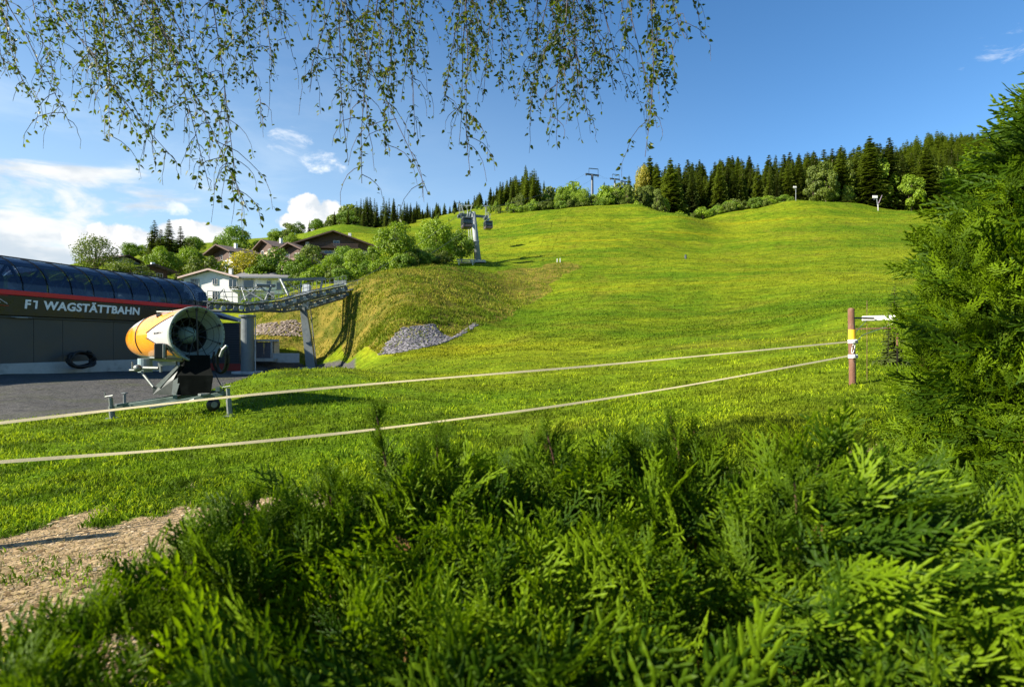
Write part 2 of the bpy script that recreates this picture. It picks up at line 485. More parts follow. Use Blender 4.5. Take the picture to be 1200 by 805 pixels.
gm = bpy.data.materials.new("ground"); gm.use_nodes = True
t = NT(gm.node_tree); b = gm.node_tree.nodes['Principled BSDF']
pos = t.n('ShaderNodeNewGeometry').outputs['Position']
gcol, streak, fine = grass_colour(t, pos)
zn = t.n('ShaderNodeAttribute', attribute_name='zone').outputs['Color']
sp = t.n('ShaderNodeSeparateColor'); t.set(sp.inputs[0], zn)
nb = t.noise(pos, 1.6, 6, .65)
def edge(ch, k=.8): return t.smooth(t.m('ADD', ch, t.m('MULTIPLY', t.m('SUBTRACT', nb, .5), k)), .35, .65)
gf, df, bf = edge(sp.outputs[0], .35), edge(sp.outputs[1], .7), edge(sp.outputs[2], .3)
n2 = t.noise(pos, 2.2, 8, .72); n3 = t.noise(pos, 0.5, 5, .6, .5)
stone = t.n('ShaderNodeTexVoronoi', {'Scale': 14.0}); t.set(stone.inputs['Vector'], pos)
grav = t.mix(n2, (.030, .029, .027), (.105, .100, .092))
grav = t.mix(t.smooth(n3, .48, .66, 0, .7), grav, (.055, .062, .024))
grav = t.mix(t.smooth(t.noise(pos, .9, 7, .75, .6), .50, .66, 0, .8), grav, (.028, .026, .022))
grav = t.mix(t.m('MULTIPLY', t.n('ShaderNodeSeparateColor', {0: stone.outputs['Color']}).outputs[0], .45), grav, (.15, .145, .135))
dirt = t.mix(n2, (.19, .125, .062), (.47, .35, .20))
dirt = t.mix(t.smooth(n3, .5, .75, 0, .5), dirt, (.14, .11, .06))
bank = t.mix(t.smooth(n3, .35, .65), (.075, .085, .012), (.200, .155, .028))
bank = t.mix(t.smooth(n2, .5, .78, 0, .6), bank, (.110, .065, .026))
c = t.mix(bf, gcol, bank)
c = t.mix(gf, c, grav)
c = t.mix(df, c, dirt)
t.set(b.inputs['Base Color'], c)
b.inputs['Roughness'].default_value = .9
b.inputs['Specular IOR Level'].default_value = .03
hgt_n = t.m('ADD', t.m('MULTIPLY', fine, .10), t.m('MULTIPLY', t.noise(pos, 0.9, 6, .7), .30))
hgt_n = t.m('ADD', hgt_n, t.m('MULTIPLY', streak, .9))
bp = t.n('ShaderNodeBump', {'Strength': .75, 'Distance': .8, 'Height': hgt_n})
t.set(b.inputs['Normal'], bp.outputs[0])

zarr = np.stack([zg, zd, zb], 1)
fz = zarr[quads].mean(1)
lab = np.where(fz[:, 0] > .5, 1, np.where(fz[:, 1] > .5, 2, np.where(fz[:, 2] > .5, 3, 0)))
for k, nm in enumerate(('meadow', 'gravel_yard', 'dirt_path', 'grass_bank')):
    q = quads[lab == k]
    used, inv = np.unique(q, return_inverse=True)
    vv, ff, zz = gv[used], inv.reshape(q.shape), zarr[used]
    if k == 0:                           # close the sheet under the camera
        c0 = len(vv); vv = np.vstack([vv, [[0, 0, ground(0, .1)]]]); zz = np.vstack([zz, [[0, 0, 0]]])
    o = mesh_np(nm, vv, ff, gm, smooth=True)
    a = o.data.attributes.new('zone', 'FLOAT_COLOR', 'POINT')
    a.data.foreach_set('color', np.concatenate([zz, np.ones((len(zz), 1))], 1).astype(np.float32).ravel())
    o['kind'] = 'structure'
    if k == 0:
        MEADOW = o
mb = MB()
ring = [Vector(gv[j]) for j in range(na)]
mb.add(ring + [Vector((0, 0, ground(0, .1)))], [[(j + 1) % na, j, na] for j in range(na)])
o = mb.build('hedge_bed', mat('bare soil', (.09, .065, .04), .95, .4, 9, .4)); o['kind'] = 'structure'

# ------------------------------------------------------------------ grass
def blade_mat(name, tipcol, trans=.35):
    m = bpy.data.materials.new(name); m.use_nodes = True
    t = NT(m.node_tree); b = m.node_tree.nodes['Principled BSDF']; out = m.node_tree.nodes['Material Output']
    pos = t.n('ShaderNodeNewGeometry').outputs['Position']
    c, s_, f_ = grass_colour(t, pos)
    tint = t.n('ShaderNodeAttribute', attribute_name='tint').outputs['Fac']
    c = t.mix(t.smooth(tint, .25, 1.0, 0, .75), c, tipcol)
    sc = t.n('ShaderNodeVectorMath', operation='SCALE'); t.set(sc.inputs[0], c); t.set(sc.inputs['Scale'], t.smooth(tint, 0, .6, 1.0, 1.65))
    t.set(b.inputs['Base Color'], sc.outputs[0])
    b.inputs['Roughness'].default_value = .6; b.inputs['Specular IOR Level'].default_value = .08
    tr = t.n('ShaderNodeBsdfTranslucent'); t.set(tr.inputs[0], sc.outputs[0])
    mx = t.n('ShaderNodeMixShader', {0: trans, 1: b.outputs[0], 2: tr.outputs[0]})
    t.set(out.inputs['Surface'], mx.outputs[0])
    return m

def blades(name, X, Y, H, Wd, material, lean=.5, tint=None, label=None):
    """bent three-triangle blades standing on the ground"""
    n = len(X)
    Z = hgt(X, Y) - .005
    a = nr.uniform(0, 2 * math.pi, n); l = nr.uniform(.1, 1, n) * lean
    dx, dy = np.cos(a), np.sin(a)
    s = nr.uniform(0, 2 * math.pi, n); sx, sy = np.cos(s), np.sin(s)
    base = np.stack([X, Y, Z], 1)
    def at(k, w_):
        off = np.stack([dx * l * k * k * H + sx * w_, dy * l * k * k * H + sy * w_, H * k * (1 - .25 * l * k)], 1)
        return base + off
    vs = np.stack([at(0, -Wd / 2), at(0, Wd / 2), at(.55, -Wd * .42), at(.55, Wd * .42), at(1, 0 * Wd)], 1).reshape(-1, 3)
    i0 = np.arange(n)[:, None] * 5
    tri = np.concatenate([i0 + np.array([0, 1, 3]), i0 + np.array([0, 3, 2]), i0 + np.array([2, 3, 4])], 1).reshape(-1, 3)
    tt = nr.uniform(0, 1, n) if tint is None else tint
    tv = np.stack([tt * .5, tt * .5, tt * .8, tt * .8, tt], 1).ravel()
    o = mesh_np(name, vs, tri, material, tint=tv)
    tag(o, label, None, None, 'stuff')
    return o

GRASS = blade_mat('grass blades', (.30, .36, .006), .42)
def sample(n, u0, u1, d0, d1, pw=2.0):
    q = nr.uniform(0, 1, n)
    d = (d0 ** (1 - pw) + q * (d1 ** (1 - pw) - d0 ** (1 - pw))) ** (1 / (1 - pw)) if pw != 1 else d0 * (d1 / d0) ** q
    u = nr.uniform(u0, u1, n)
    return (u - 600) / F * d, d
X, Y = sample(240000, -60, 1130, 2.9, 34, 1.9)
g_, dd_, b_ = zones(X, Y)
clump = vnoise(X, Y, 1.7, 21)
keep = (nr.uniform(0, 1, len(X)) > g_ * 1.3) & (nr.uniform(0, 1, len(X)) > dd_ * 1.28) & (b_ < .4) & (clump > nr.uniform(-.3, .45, len(X)))
X, Y = X[keep], Y[keep]; cl = clump[keep]
H = (.030 + .045 * nr.uniform(0, 1, len(X)) ** 1.5) * (.6 + .8 * cl) * (1 + Y / 40)
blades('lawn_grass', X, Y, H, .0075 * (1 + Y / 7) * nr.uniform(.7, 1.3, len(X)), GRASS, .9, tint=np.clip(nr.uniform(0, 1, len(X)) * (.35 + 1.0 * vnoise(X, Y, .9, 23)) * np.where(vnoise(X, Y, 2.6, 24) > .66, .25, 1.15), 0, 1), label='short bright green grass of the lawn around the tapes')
X, Y = sample(150000, -40, 1110, 34, 190, 1.35)
g_, dd_, b_ = zones(X, Y)
keep = (g_ < .2) & (b_ < .3) & ((X / Y * F + 600 > 460) | (Y > 130))
X, Y = X[keep], Y[keep]
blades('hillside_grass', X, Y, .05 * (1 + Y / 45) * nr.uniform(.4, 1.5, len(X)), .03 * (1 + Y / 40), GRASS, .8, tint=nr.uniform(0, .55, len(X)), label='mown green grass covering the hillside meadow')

RIP = [[(443, 416), (458, 398), (472, 384), (508, 380), (517, 391), (530, 396), (556, 379), (560, 381), (538, 394), (515, 403), (470, 413)],
       [(296, 392), (303, 380), (345, 374), (362, 380), (352, 394)]]
def inpoly(u, v, poly):
    c = np.zeros(len(u), bool); n = len(poly)
    for i in range(n):
        (x1, y1), (x2, y2) = poly[i], poly[(i + 1) % n]
        c ^= ((y1 > v) != (y2 > v)) & (u < (x2 - x1) * (v - y1) / (y2 - y1 + 1e-9) + x1)
    return c
def pix(X, Y, Z): return 600 + X / Y * F, 402.5 - (Z - CZ) / Y * F
BANKG = blade_mat('rough bank grass', (.34, .235, .05), .3)
X, Y = sample(150000, 294, 694, 37, 106, 1.2)
g_, dd_, b_ = zones(X, Y)
uu, vv = pix(X, Y, hgt(X, Y))
keep = (b_ > .5) & (~inpoly(uu, vv + 1.5, RIP[0]) | (nr.uniform(0, 1, len(X)) < .10)) & ~inpoly(uu, vv + 1, RIP[1])
tus = vnoise(X, Y, 1.3, 31) * .6 + vnoise(X, Y, 3.1, 32) * .4
keep &= tus > nr.uniform(.15, .65, len(X))
X, Y, tus = X[keep], Y[keep], tus[keep]
blades('bank_grass', X, Y, (.12 + .38 * tus) * nr.uniform(.5, 1.2, len(X)), .05 * nr.uniform(.7, 1.6, len(X)), BANKG, 1.3,
       tint=np.clip(nr.uniform(0, 1, len(X)) * (.35 + vnoise(X, Y, .25, 33)), 0, 1), label='long rough olive and straw grass on the steep bank')

# stones of the two stony patches, bits and pebbles of the dirt path
def stones(name, X, Y, S, material, label, flat=.6, sink=.3):
    n = len(X); Z = hgt(X, Y)
    ico = np.array([(0, 0, 1), (.89, 0, .45), (.28, .85, .45), (-.72, .53, .45), (-.72, -.53, .45), (.28, -.85, .45),
                    (.72, .53, -.45), (-.28, .85, -.45), (-.89, 0, -.45), (-.28, -.85, -.45), (.72, -.53, -.45)])
    fc = [(0, i, i % 5 + 1) for i in range(1, 6)]
    for i in range(5):
        a, b_ = 1 + i, 1 + (i + 1) % 5
        fc += [(a, 6 + i, b_), (6 + i, 6 + (i + 1) % 5, b_)]
    fc = np.array(fc)
    jit = nr.uniform(.7, 1.25, (n, len(ico), 1))
    v = ico[None] * jit * S[:, None, None] * np.stack([nr.uniform(.7, 1.3, n), nr.uniform(.7, 1.3, n), nr.uniform(.5, 1, n) * flat], 1)[:, None]
    a = nr.uniform(0, 6.28, n); ca, sa = np.cos(a)[:, None], np.sin(a)[:, None]
    v = np.stack([v[..., 0] * ca - v[..., 1] * sa, v[..., 0] * sa + v[..., 1] * ca, v[..., 2]], -1)
    v += np.stack([X, Y, Z + S * flat * sink], 1)[:, None]
    f = (fc[None] + (np.arange(n) * len(ico))[:, None, None]).reshape(-1, 3)
    o = mesh_np(name, v.reshape(-1, 3), f, material, tint=np.repeat(nr.uniform(0, 1, n), len(ico)))
    tag(o, label, None, None, 'stuff')
STONE = foliage_mat('broken grey stone', (.075, .07, .073), (.27, .25, .26), 0.0, .9, 0, .2)
X, Y = sample(60000, 440, 562, 37, 58, 1.0)
uu, vv = pix(X, Y, hgt(X, Y))
k = inpoly(uu, vv, RIP[0]); X, Y = X[k], Y[k]
stones('riprap_stones', X[:6500], Y[:6500], (.05 + .17 * nr.uniform(0, 1, len(X[:6500])) ** 2.5), STONE, 'grey broken stone patch at the foot of the bank', .42, -.05)
STONE2 = foliage_mat('pale weathered stone', (.22, .17, .13), (.36, .30, .25), 0.0, .9, 0, .2)
X, Y = sample(12000, 292, 366, 60, 72, 1.0)
uu, vv = pix(X, Y, hgt(X, Y))
k = inpoly(uu, vv, RIP[1]) & (nr.uniform(0, 1, len(X)) < .5); X, Y = X[k], Y[k]
stones('bank_stones', X[:700], Y[:700], nr.uniform(.12, .26, len(X[:700])), STONE2, 'pale pinkish stones set in the bank above the concrete doorway', .4, -.25)
CLOD = foliage_mat('path chips and clods', (.20, .14, .075), (.52, .42, .28), 0.0, .95, 0, .15)
X, Y = sample(60000, -80, 1150, 2.7, 8.5, 1.9)
k = zones(X, Y)[1] > nr.uniform(.2, .9, len(X)); X, Y = X[k][:6500], Y[k][:6500]
stones('path_chips', X, Y, .004 + .016 * nr.uniform(0, 1, len(X)) ** 4, CLOD, 'tan chips, pebbles and dry clods on the worn path', .45, .1)
X, Y = sample(40000, -80, 1150, 2.7, 8.5, 1.9)
k = zones(X, Y)[1] > nr.uniform(.1, .8, len(X)); X, Y = X[k][:3200], Y[k][:3200]
LITTER = foliage_mat('leaf litter', (.16, .10, .045), (.50, .37, .19), .15, .85, .3, .1)
stones('leaf_litter', X, Y, nr.uniform(.008, .034, len(X)), LITTER, 'flat dead leaves and bark scraps lying on the worn path', .16, .5)
X, Y = sample(30000, -80, 1150, 2.7, 8.5, 1.9)
k = zones(X, Y)[1] > .25; X, Y = X[k][:9000], Y[k][:9000]
DRY = foliage_mat('dry straw', (.22, .17, .08), (.46, .38, .20), .2, .8, 0, .15)
blades('dry_grass', X, Y, nr.uniform(.02, .06, len(X)), np.full(len(X), .005), DRY, 2.6, label='dead straw scattered on the worn path')
# ------------------------------------------------------------------ station building
FD = Vector((.223, .975, 0)).normalized(); ND = Vector((FD.y, -FD.x, 0))
S0 = Vector((-33.36, 36.4, 0))
def S(s, n, z): return S0 + FD * s + ND * n + Vector((0, 0, z))
UPM = Matrix((FD, ND, Vector((0, 0, 1)))).transposed()
def sbox(mb, s0, s1, n0, n1, z0, z1, bev=0.0):
    return mb.box(S((s0 + s1) / 2, (n0 + n1) / 2, (z0 + z1) / 2), (s1 - s0, n1 - n0, z1 - z0), UPM, bev)

PANEL = mat('dark wall cladding', (.070, .068, .060), .5, .12, 1.2, 0, 0, .45, dirt=(.07, .072, .07), dscale=.35)
BAND = mat('black fascia', (.012, .013, .015), .32, .2, 1.0, 0, 0, .5)
RED = mat('red trim', (.72, .020, .035), .35, .1, 2)
WHITE = mat('white lettering', (.90, .90, .89), .5, .04, 3)
CONC = mat('pale concrete', (.44, .43, .40), .85, .18, 3, .3, dirt=(.20, .20, .18), dscale=.8)
STEEL = mat('galvanised steel', (.36, .385, .39), .5, .2, 3, .05, .35, dirt=(.22, .24, .24), dscale=1.2)
DSTEEL = mat('dark steel', (.075, .085, .10), .45, .25, 4, 0, .3)
GSTEEL = mat('grey painted steel', (.135, .155, .155), .5, .18, 2.5, .05, .1, dirt=(.085, .095, .095), dscale=.9)
RUBBER = mat('black rubber', (.012, .012, .013), .5, .3, 10)
MULL = mat('dark mullion', (.010, .012, .016), .4, .2, 3)
DECK = mat('light deck', (.42, .44, .46), .7, .15, 2)

def glass_mat(name, tint, clear):
    m = bpy.data.materials.new(name); m.use_nodes = True
    t = NT(m.node_tree); b = m.node_tree.nodes['Principled BSDF']; out = m.node_tree.nodes['Material Output']
    co = t.n('ShaderNodeTexCoord').outputs['Object']
    n1 = t.noise(t.vscale(co, (.35, .35, 2.2)), .9, 4, .6)
    b.inputs['Roughness'].default_value = .07
    t.set(b.inputs['Base Color'], t.mix(n1, tuple(q * .5 for q in tint), tuple(q * 1.4 for q in tint)))
    b.inputs['Specular IOR Level'].default_value = .8
    bp_ = t.n('ShaderNodeBump', {'Strength': .15, 'Distance': .05, 'Height': t.noise(co, .9, 2)}); t.set(b.inputs['Normal'], bp_.outputs[0])
    tr = t.n('ShaderNodeBsdfTransparent', {'Color': (.55, .66, .78, 1)})
    mx = t.n('ShaderNodeMixShader', {0: clear, 1: b.outputs[0], 2: tr.outputs[0]})
    t.set(out.inputs['Surface'], mx.outputs[0])
    return m
DOME = glass_mat('blue tinted glazing', (.020, .032, .075), .60)
DARKGLASS = glass_mat('dark window glass', (.012, .016, .02), .0)

st = empty('lift_station', S(3, -5, -.3), 'long dark gondola valley station with curved blue glass roof, red stripe and white lettering', 'lift station')
SA, SB = -13.0, 18.15
edges_ = [SA, -9.6, -5.7, -1.7, 2.3, 4.3, 8.3, 12.3, SB]
for i in range(len(edges_) - 1):
    mb = MB(); sbox(mb, edges_[i] + .012, edges_[i + 1] - .012, -.40, -.28, .42, 3.46, .01)
    mb.build('wall_panel', PANEL, st)
mb = MB(); sbox(mb, SA, SB, -9.9, -.20, -1.2, .42, .02); mb.build('plinth', CONC, st)
mb = MB(); sbox(mb, SA + .1, SB - .1, -9.8, -.42, .42, 3.5); mb.build('core_wall', PANEL, st)
mb = MB(); sbox(mb, SA, SB, -10.0, 0, 3.62, 4.96, .02); mb.build('fascia_band', BAND, st)
mb = MB(); sbox(mb, SA, SB, -.34, -.16, 3.46, 3.60, .03); mb.build('gutter', DSTEEL, st)
mb = MB(); sbox(mb, SA, SB + .02, -10.02, .03, 4.97, 5.30, .02); mb.build('red_stripe', RED, st)
# wall lamp / small fittings on the band bottom
mb = MB(); sbox(mb, 1.0, 1.75, -.14, -.02, 3.46, 3.55, .02); mb.tube([S(.7, -.02, 3.52), S(2.0, -.02, 3.52)], .02, 6); mb.build('light_bar', STEEL, st)
# curved glazing
prof = []
for k in range(9):
    a_ = k / 8 * math.pi / 2
    prof.append((-3.0 * (1 - math.cos(a_)) ** 1.0 - .05, 5.31 + 2.5 * math.sin(a_)))
mul = [SB, 16.5, 14.85, 13.2, 11.55, 9.85, 8.2, 6.5, 4.8, 3.1, 1.45, -.2, -1.85, -3.5, -5.15, -6.8, -8.5, -10.2, -12.0, SA]
def strip(mb, s0, s1, pr, th=.03):
    n_ = len(pr)
    vs = [S(s, n_ * 0 + q[0], q[1]) for s in (s0, s1) for q in pr] + [S(s, q[0] - th, q[1] - th) for s in (s0, s1) for q in pr]
    fs = [[i, i + 1, n_ + i + 1, n_ + i] for i in range(n_ - 1)]
    fs += [[2 * n_ + n_ + i, 2 * n_ + n_ + i + 1, 2 * n_ + i + 1, 2 * n_ + i] for i in range(n_ - 1)]
    fs += [[0, n_, 3 * n_, 2 * n_], [n_ - 1, 3 * n_ - 1, 4 * n_ - 1, 2 * n_ - 1]]
    mb.add(vs, fs)
for i in range(len(mul) - 1):
    mb = MB(); strip(mb, mul[i + 1] + .05, mul[i] - .05, prof)
    mb.build('glass_panel', DOME, st, smooth=False)
for s_ in mul:
    mb = MB(); mb.tube([S(s_, q[0] + .02, q[1] + .01) for q in prof], .032, 6); mb.build('mullion', mat('matt black bar', (.008, .010, .013), .9, .1, 3, 0, 0, .02) if s_ == SB else bpy.data.materials['matt black bar'], st)
back = [(-10.0 - (q[0] + .05) - .0, q[1]) for q in prof]
back = [(-10.0 + 3.0 * (1 - math.cos(k / 8 * math.pi / 2)), 5.31 + 2.5 * math.sin(k / 8 * math.pi / 2)) for k in range(9)]
mb = MB()
for i in range(len(mul) - 1): strip(mb, mul[i + 1] + .05, mul[i] - .05, back)
mb.build('rear_glazing', DOME, st)
mb = MB(); sbox(mb, SA, SB, -7.15, -2.9, 7.80, 7.92, .03); mb.build('roof_edge', MULL, st)
endp = prof + back[::-1]
mb = MB(); mb.prism([S(SB - .06, q[0], q[1]) for q in endp], 0, FD * .04); mb.build('end_glazing', DOME, st)
# inside: deck, trusses, drive machinery
mb = MB(); sbox(mb, SA + .3, SB - .3, -9.4, -.7, 5.32, 5.42); mb.build('platform', DECK, st)
mb = MB()
k = SA + 1
while k < SB - 2:
    mb.beam(S(k, -2.6, 5.5), S(k + 1.1, -2.6, 7.4), .14, .14); mb.beam(S(k + 2.2, -2.6, 5.5), S(k + 1.1, -2.6, 7.4), .14, .14); k += 2.2
mb.beam(S(SA + 1, -2.6, 7.45), S(SB - 1, -2.6, 7.45), .2, .2)
mb.build('roof_truss', STEEL, st)
mb = MB()
for k in range(9): mb.box(S(-10 + 3.0 * k, -4.5, 6.1), (1.9, 1.6, 1.3), UPM, .2)
mb.build('parked_machinery', GSTEEL, st)
# lettering
def text_mesh(body, size, shear=0.0, bold=0.0):
    cu = bpy.data.curves.new('txt', 'FONT'); cu.body = body; cu.size = size; cu.shear = shear; cu.offset = bold
    cu.extrude = .012; cu.space_character = 1.06; cu.resolution_u = 4
    ob = bpy.data.objects.new('txt', cu); COL.objects.link(ob)
    bpy.context.view_layer.update()
    me = bpy.data.meshes.new_from_object(ob.evaluated_get(bpy.context.evaluated_depsgraph_get()))
    vs = np.array([v.co[:] for v in me.vertices]); fs = [list(p.vertices) for p in me.polygons]
    bpy.data.objects.remove(ob); bpy.data.curves.remove(cu); bpy.data.meshes.remove(me)
    return vs, fs
def put_text(name, body, cap, width, place, material, parent, shear=0.0, bold=.012, axes=None):
    vs, fs = text_mesh(body, 1.0, shear, bold)
    lo, hi = vs.min(0), vs.max(0)
    base = vs[:, 1].min() if 'Q' not in body else 0
    capm = text_mesh('H', 1.0)[0]; ch = capm[:, 1].max() - capm[:, 1].min()
    x = (vs[:, 0] - lo[0]) / (hi[0] - lo[0]) * width
    y = vs[:, 1] / ch * cap
    pts = [place + axes[0] * float(a_) + axes[1] * float(b_) + axes[2] * float(c_) for a_, b_, c_ in zip(x, y, vs[:, 2])]
    return mesh_np(name, np.array([p[:] for p in pts]), fs, material, parent)
AX3 = (FD, Vector((0, 0, 1)), ND)
put_text('lettering', 'F', .56, .42, S(1.50, .015, 4.14), WHITE, st, .10, .034, AX3)
mb = MB()
mb.prism([S(2.155, .015, 4.14), S(2.285, .015, 4.14), S(2.345, .015, 4.70), S(2.055, .015, 4.70), S(2.04, .015, 4.585), S(2.205, .015, 4.585)], 0, ND * .024); mb.build('lettering', WHITE, st)
put_text('lettering', 'WAGSTÄTTBAHN', .56, 7.70, S(2.75, .015, 4.14), WHITE, st, .10, .034, AX3)
# mountain emblem left of the words: white zigzag ridge over a red line
mb = MB()
zz = [(-2.3, 4.42), (-1.75, 4.62), (-1.35, 4.50), (-.95, 4.78), (-.55, 4.60), (-.25, 4.80), (.42, 4.36)]
for a_, b_ in zip(zz, zz[1:]):
    mb.beam(S(a_[0], .02, a_[1]), S(b_[0], .02, b_[1]), .022, .085, up=tuple(ND))
mb.beam(S(-.95, .02, 4.76), S(-.60, .02, 4.40), .022, .06, up=tuple(ND)); mb.beam(S(-.25, .02, 4.74), S(.0, .02, 4.42), .022, .06, up=tuple(ND))
e = mb.build('emblem', WHITE, st)
mb = MB(); mb.beam(S(-2.4, .02, 4.24), S(.5, .02, 4.24), .02, .07, up=tuple(ND)); mb.beam(S(-1.2, .02, 4.9), S(.45, .02, 4.9), .02, .05, up=tuple(ND)); mb.build('emblem_line', RED, e)

# black pipe coil leaning against the wall
mb = MB()
cc = S(5.0, .55, .26)
pts = []
for k in range(150):
    a_ = k / 24 * 2 * math.pi; rr = .80 + .09 * math.sin(k * .9) + .0006 * k
    pts.append(cc + FD * (rr * 1.08 * math.cos(a_)) + Vector((0, 0, .30 + rr * .64 * math.sin(a_))) + ND * (-.22 + .0028 * k + .05 * math.sin(k * 1.7)))
mb.tube(pts, .095, 6)
o = mb.build('pipe_coil', RUBBER, None, True)
tag(o, 'coiled black pipe leaning against the pale plinth of the dark station', 'pipe')

# annex with slatted dark cladding and red skirt beyond the funnel of the snow gun
CLADD = mat('dark slat cladding', (.055, .062, .07), .6, .25, 2)
ax0 = G(246, 55); an = empty('annex_building', (ax0.x, ax0.y, ax0.z), 'small dark slatted annex with red skirt at the end of the station', 'building')
bz = ax0.z - .3
def ax(u, d, z): q = P(u, 402, d); return Vector((q.x, q.y, bz + z))
pl = [ax(243, 55, 0), ax(281, 53, 0), ax(284, 56, 0), ax(247, 58, 0)]
mb = MB(); mb.prism(pl, 0, Vector((0, 0, 4.9))); mb.build('wall', MULL, an)
d01 = (pl[1] - pl[0]); nrm = Vector((d01.y, -d01.x, 0)).normalized()
for k in range(17):
    mb = MB(); z_ = 1.1 + k * .225
    mb.beam(pl[0] + nrm * .04 + Vector((0, 0, z_)), pl[1] + nrm * .04 + Vector((0, 0, z_)), .06, .17, bevel=.01); mb.build('slat', CLADD, an)
mb = MB(); mb.beam(pl[0] + nrm * .06 + Vector((0, 0, .52)), pl[1] + nrm * .06 + d01 * .22 + Vector((0, 0, .52)), .10, .95, bevel=.02); mb.build('red_skirt', mat('faded red board', (.30, .040, .030), .7, .2, 3), an)
mb = MB()
mb.prism([pl[0] + nrm * .3 + Vector((-.2, 0, 5.6)), pl[1] + nrm * .3 + Vector((.2, 0, 4.92)), pl[1] + nrm * .3 + Vector((.2, 0, 5.05)), pl[0] + nrm * .3 + Vector((-.2, 0, 6.2))], 0, -nrm * 1.2); mb.build('roof', DSTEEL, an)
mb = MB(); mb.beam(ax(278.5, 54.5, 0), ax(278.5, 54.5, 4.8), .5, .5, bevel=.02); mb.build('corner_pier', mat('tan concrete', (.36, .30, .22), .8, .15, 3), an)

# ------------------------------------------------------------------ lift line: columns, sheave trains
def lattice(mb, pts, half, drop, n_per, side):
    pass
rl = empty('sheave_structure', G(287, 50), 'long grey steel guide structure with sheaves and catwalks on two columns at the station mouth', 'lift structure')
a1 = [P(243, 364, 50), P(289, 366, 50.5), P(330, 360.5, 54), P(365, 350.5, 58), P(405, 341.5, 63)]
off2 = Vector((4.2, 4.5, 0)) * .9
def along(path, s):
    L = [0]
    for i in range(len(path) - 1): L.append(L[-1] + (path[i + 1] - path[i]).length)
    q = s * L[-1]
    for i in range(len(path) - 1):
        if q <= L[i + 1] or i == len(path) - 2:
            f_ = (q - L[i]) / (L[i + 1] - L[i]); return path[i].lerp(path[i + 1], f_)
for side, o2 in ((0, Vector((0, 0, 0))), (1, Vector((1.2, 5.2, .35)))):
    path = [p + o2 for p in a1]
    mb = MB(); mb.tube(path, .12, 8)
    mb.tube([p + Vector((0, 0, .62)) for p in path], .09, 6)
    for k in range(41):
        p = along(path, k / 40); q = along(path, min(1, (k + .5) / 40)) + Vector((0, 0, .6))
        mb.beam(p, p + Vector((0, 0, .62)), .07, .07); mb.beam(p, q, .05, .05)
    mb.build('guide_beam', GSTEEL, rl)
    for k in range(34):
        p = along(path, (k + .5) / 34) + Vector((.25, -.32, .25 + (.10 if k % 2 else 0)))
        mb = MB(); mb.lathe(p, (.55, -1, 0), [(0, .02), (0, .19), (.05, .21), (.10, .17), (.16, .21), (.2, .19), (.2, .02)], 12); mb.build('sheave', (DSTEEL, GSTEEL, STEEL)[k % 3], rl)
    mb = MB()
    mb.tube([p + Vector((.1, -.9, .75)) for p in path], .05, 6)
    for k in range(26 if side == 0 else 9):
        p = along(path, k / 25 if side == 0 else k / 8) + Vector((.1, -.9, .75)); mb.beam(p + Vector((0, .75, 0)), p + Vector((0, .75, 1.0)), .04, .04)
    mb.tube([p + Vector((.1, -.15, 1.75)) for p in path], .03, 5); mb.tube([p + Vector((.1, -.15, 1.3)) for p in path], .025, 5)
    mb.build('catwalk_railing', GSTEEL, rl)
    mb = MB()
    for i in range(len(path) - 1):
        mb.beam(path[i] + Vector((.1, -.35, .78)), path[i + 1] + Vector((.1, -.35, .78)), .55, .06)
    mb.build('catwalk', DECK, rl)
# white lifting frames above the guides
def vframe(base, top, leg):
    mb = MB()
    for b_ in base: mb.tube([b_, top], .065, 6)
    mb.build('lifting_frame', GSTEEL, rl)
    return mb
vframe([P(247, 355, 50), P(266, 352, 50)], P(262, 339, 50.5), 0)
vframe([P(288, 352, 52), P(310, 353, 52)], P(283, 337, 52.5), 0)
vframe([P(283, 352, 53), P(322, 349, 53)], P(304, 335.5, 53.5), 0)
mb = MB(); mb.tube([P(300, 334.5, 53), P(322, 335, 54.5)], .16, 8); mb.tube([P(318, 335, 54), P(311, 352, 53.5)], .11, 8); mb.build('lifting_frame', GSTEEL, rl)
mb = MB()
mb.tube([P(329, 327.5, 58), P(338, 346, 57)], .12, 8); mb.tube([P(378, 326.5, 61), P(375, 343, 60)], .12, 8)
mb.beam(P(327, 328, 58), P(381, 326.5, 61), .25, .3); mb.beam(P(336, 331, 58.5), P(351, 341, 59), .1, .1); mb.tube([P(353, 327, 59.5), P(352, 346, 58.5)], .07, 6)
mb.build('gantry', GSTEEL, rl)
mb = MB()
for k in range(12):
    p = P(392 + k * 1.2, 340 + (k % 2) * .3, 63); mb.beam(p, p + Vector((0, 0, 1.1)), .05, .05)
mb.beam(P(391, 339.5, 63), P(406, 338.5, 64), .06, .06)
mb.build('end_railing', STEEL, rl)
c1b = P(290, 437, 50); c1t = P(290, 372, 50.5)
mb = MB(); mb.lathe(c1b - Vector((0, 0, .3)), (0, 0, 1), [(0, .0), (0, .56), ((c1t - c1b).z + .3, .54), ((c1t - c1b).z + .3, .72), ((c1t - c1b).z + .5, .72), ((c1t - c1b).z + .5, 0)], 20); cl = mb.build('column', GSTEEL, rl, False)
mb = MB(); mb.box(c1b + Vector((0, 0, .03)), (2.0, 1.8, .24), None, .03); mb.build('footing', CONC, rl)
mb = MB(); mb.tube([c1b + Vector((.75, -.1, 0)), c1t + Vector((.75, -.1, -.1))], .05, 6); mb.build('cable_duct', STEEL, rl)
c2b, c2t = P(366, 431, 57), P(355.5, 360, 58)
mb = MB(); mb.tube([c2b - Vector((0, 0, .4)), c2t], [.66, .42], 4); cl = mb.build('column', GSTEEL, rl)
mb = MB(); mb.beam(c2t + Vector((.2, 0, -.3)), P(360, 334, 58.5), .75, .6, bevel=.05); mb.build('column_head', STEEL, rl)
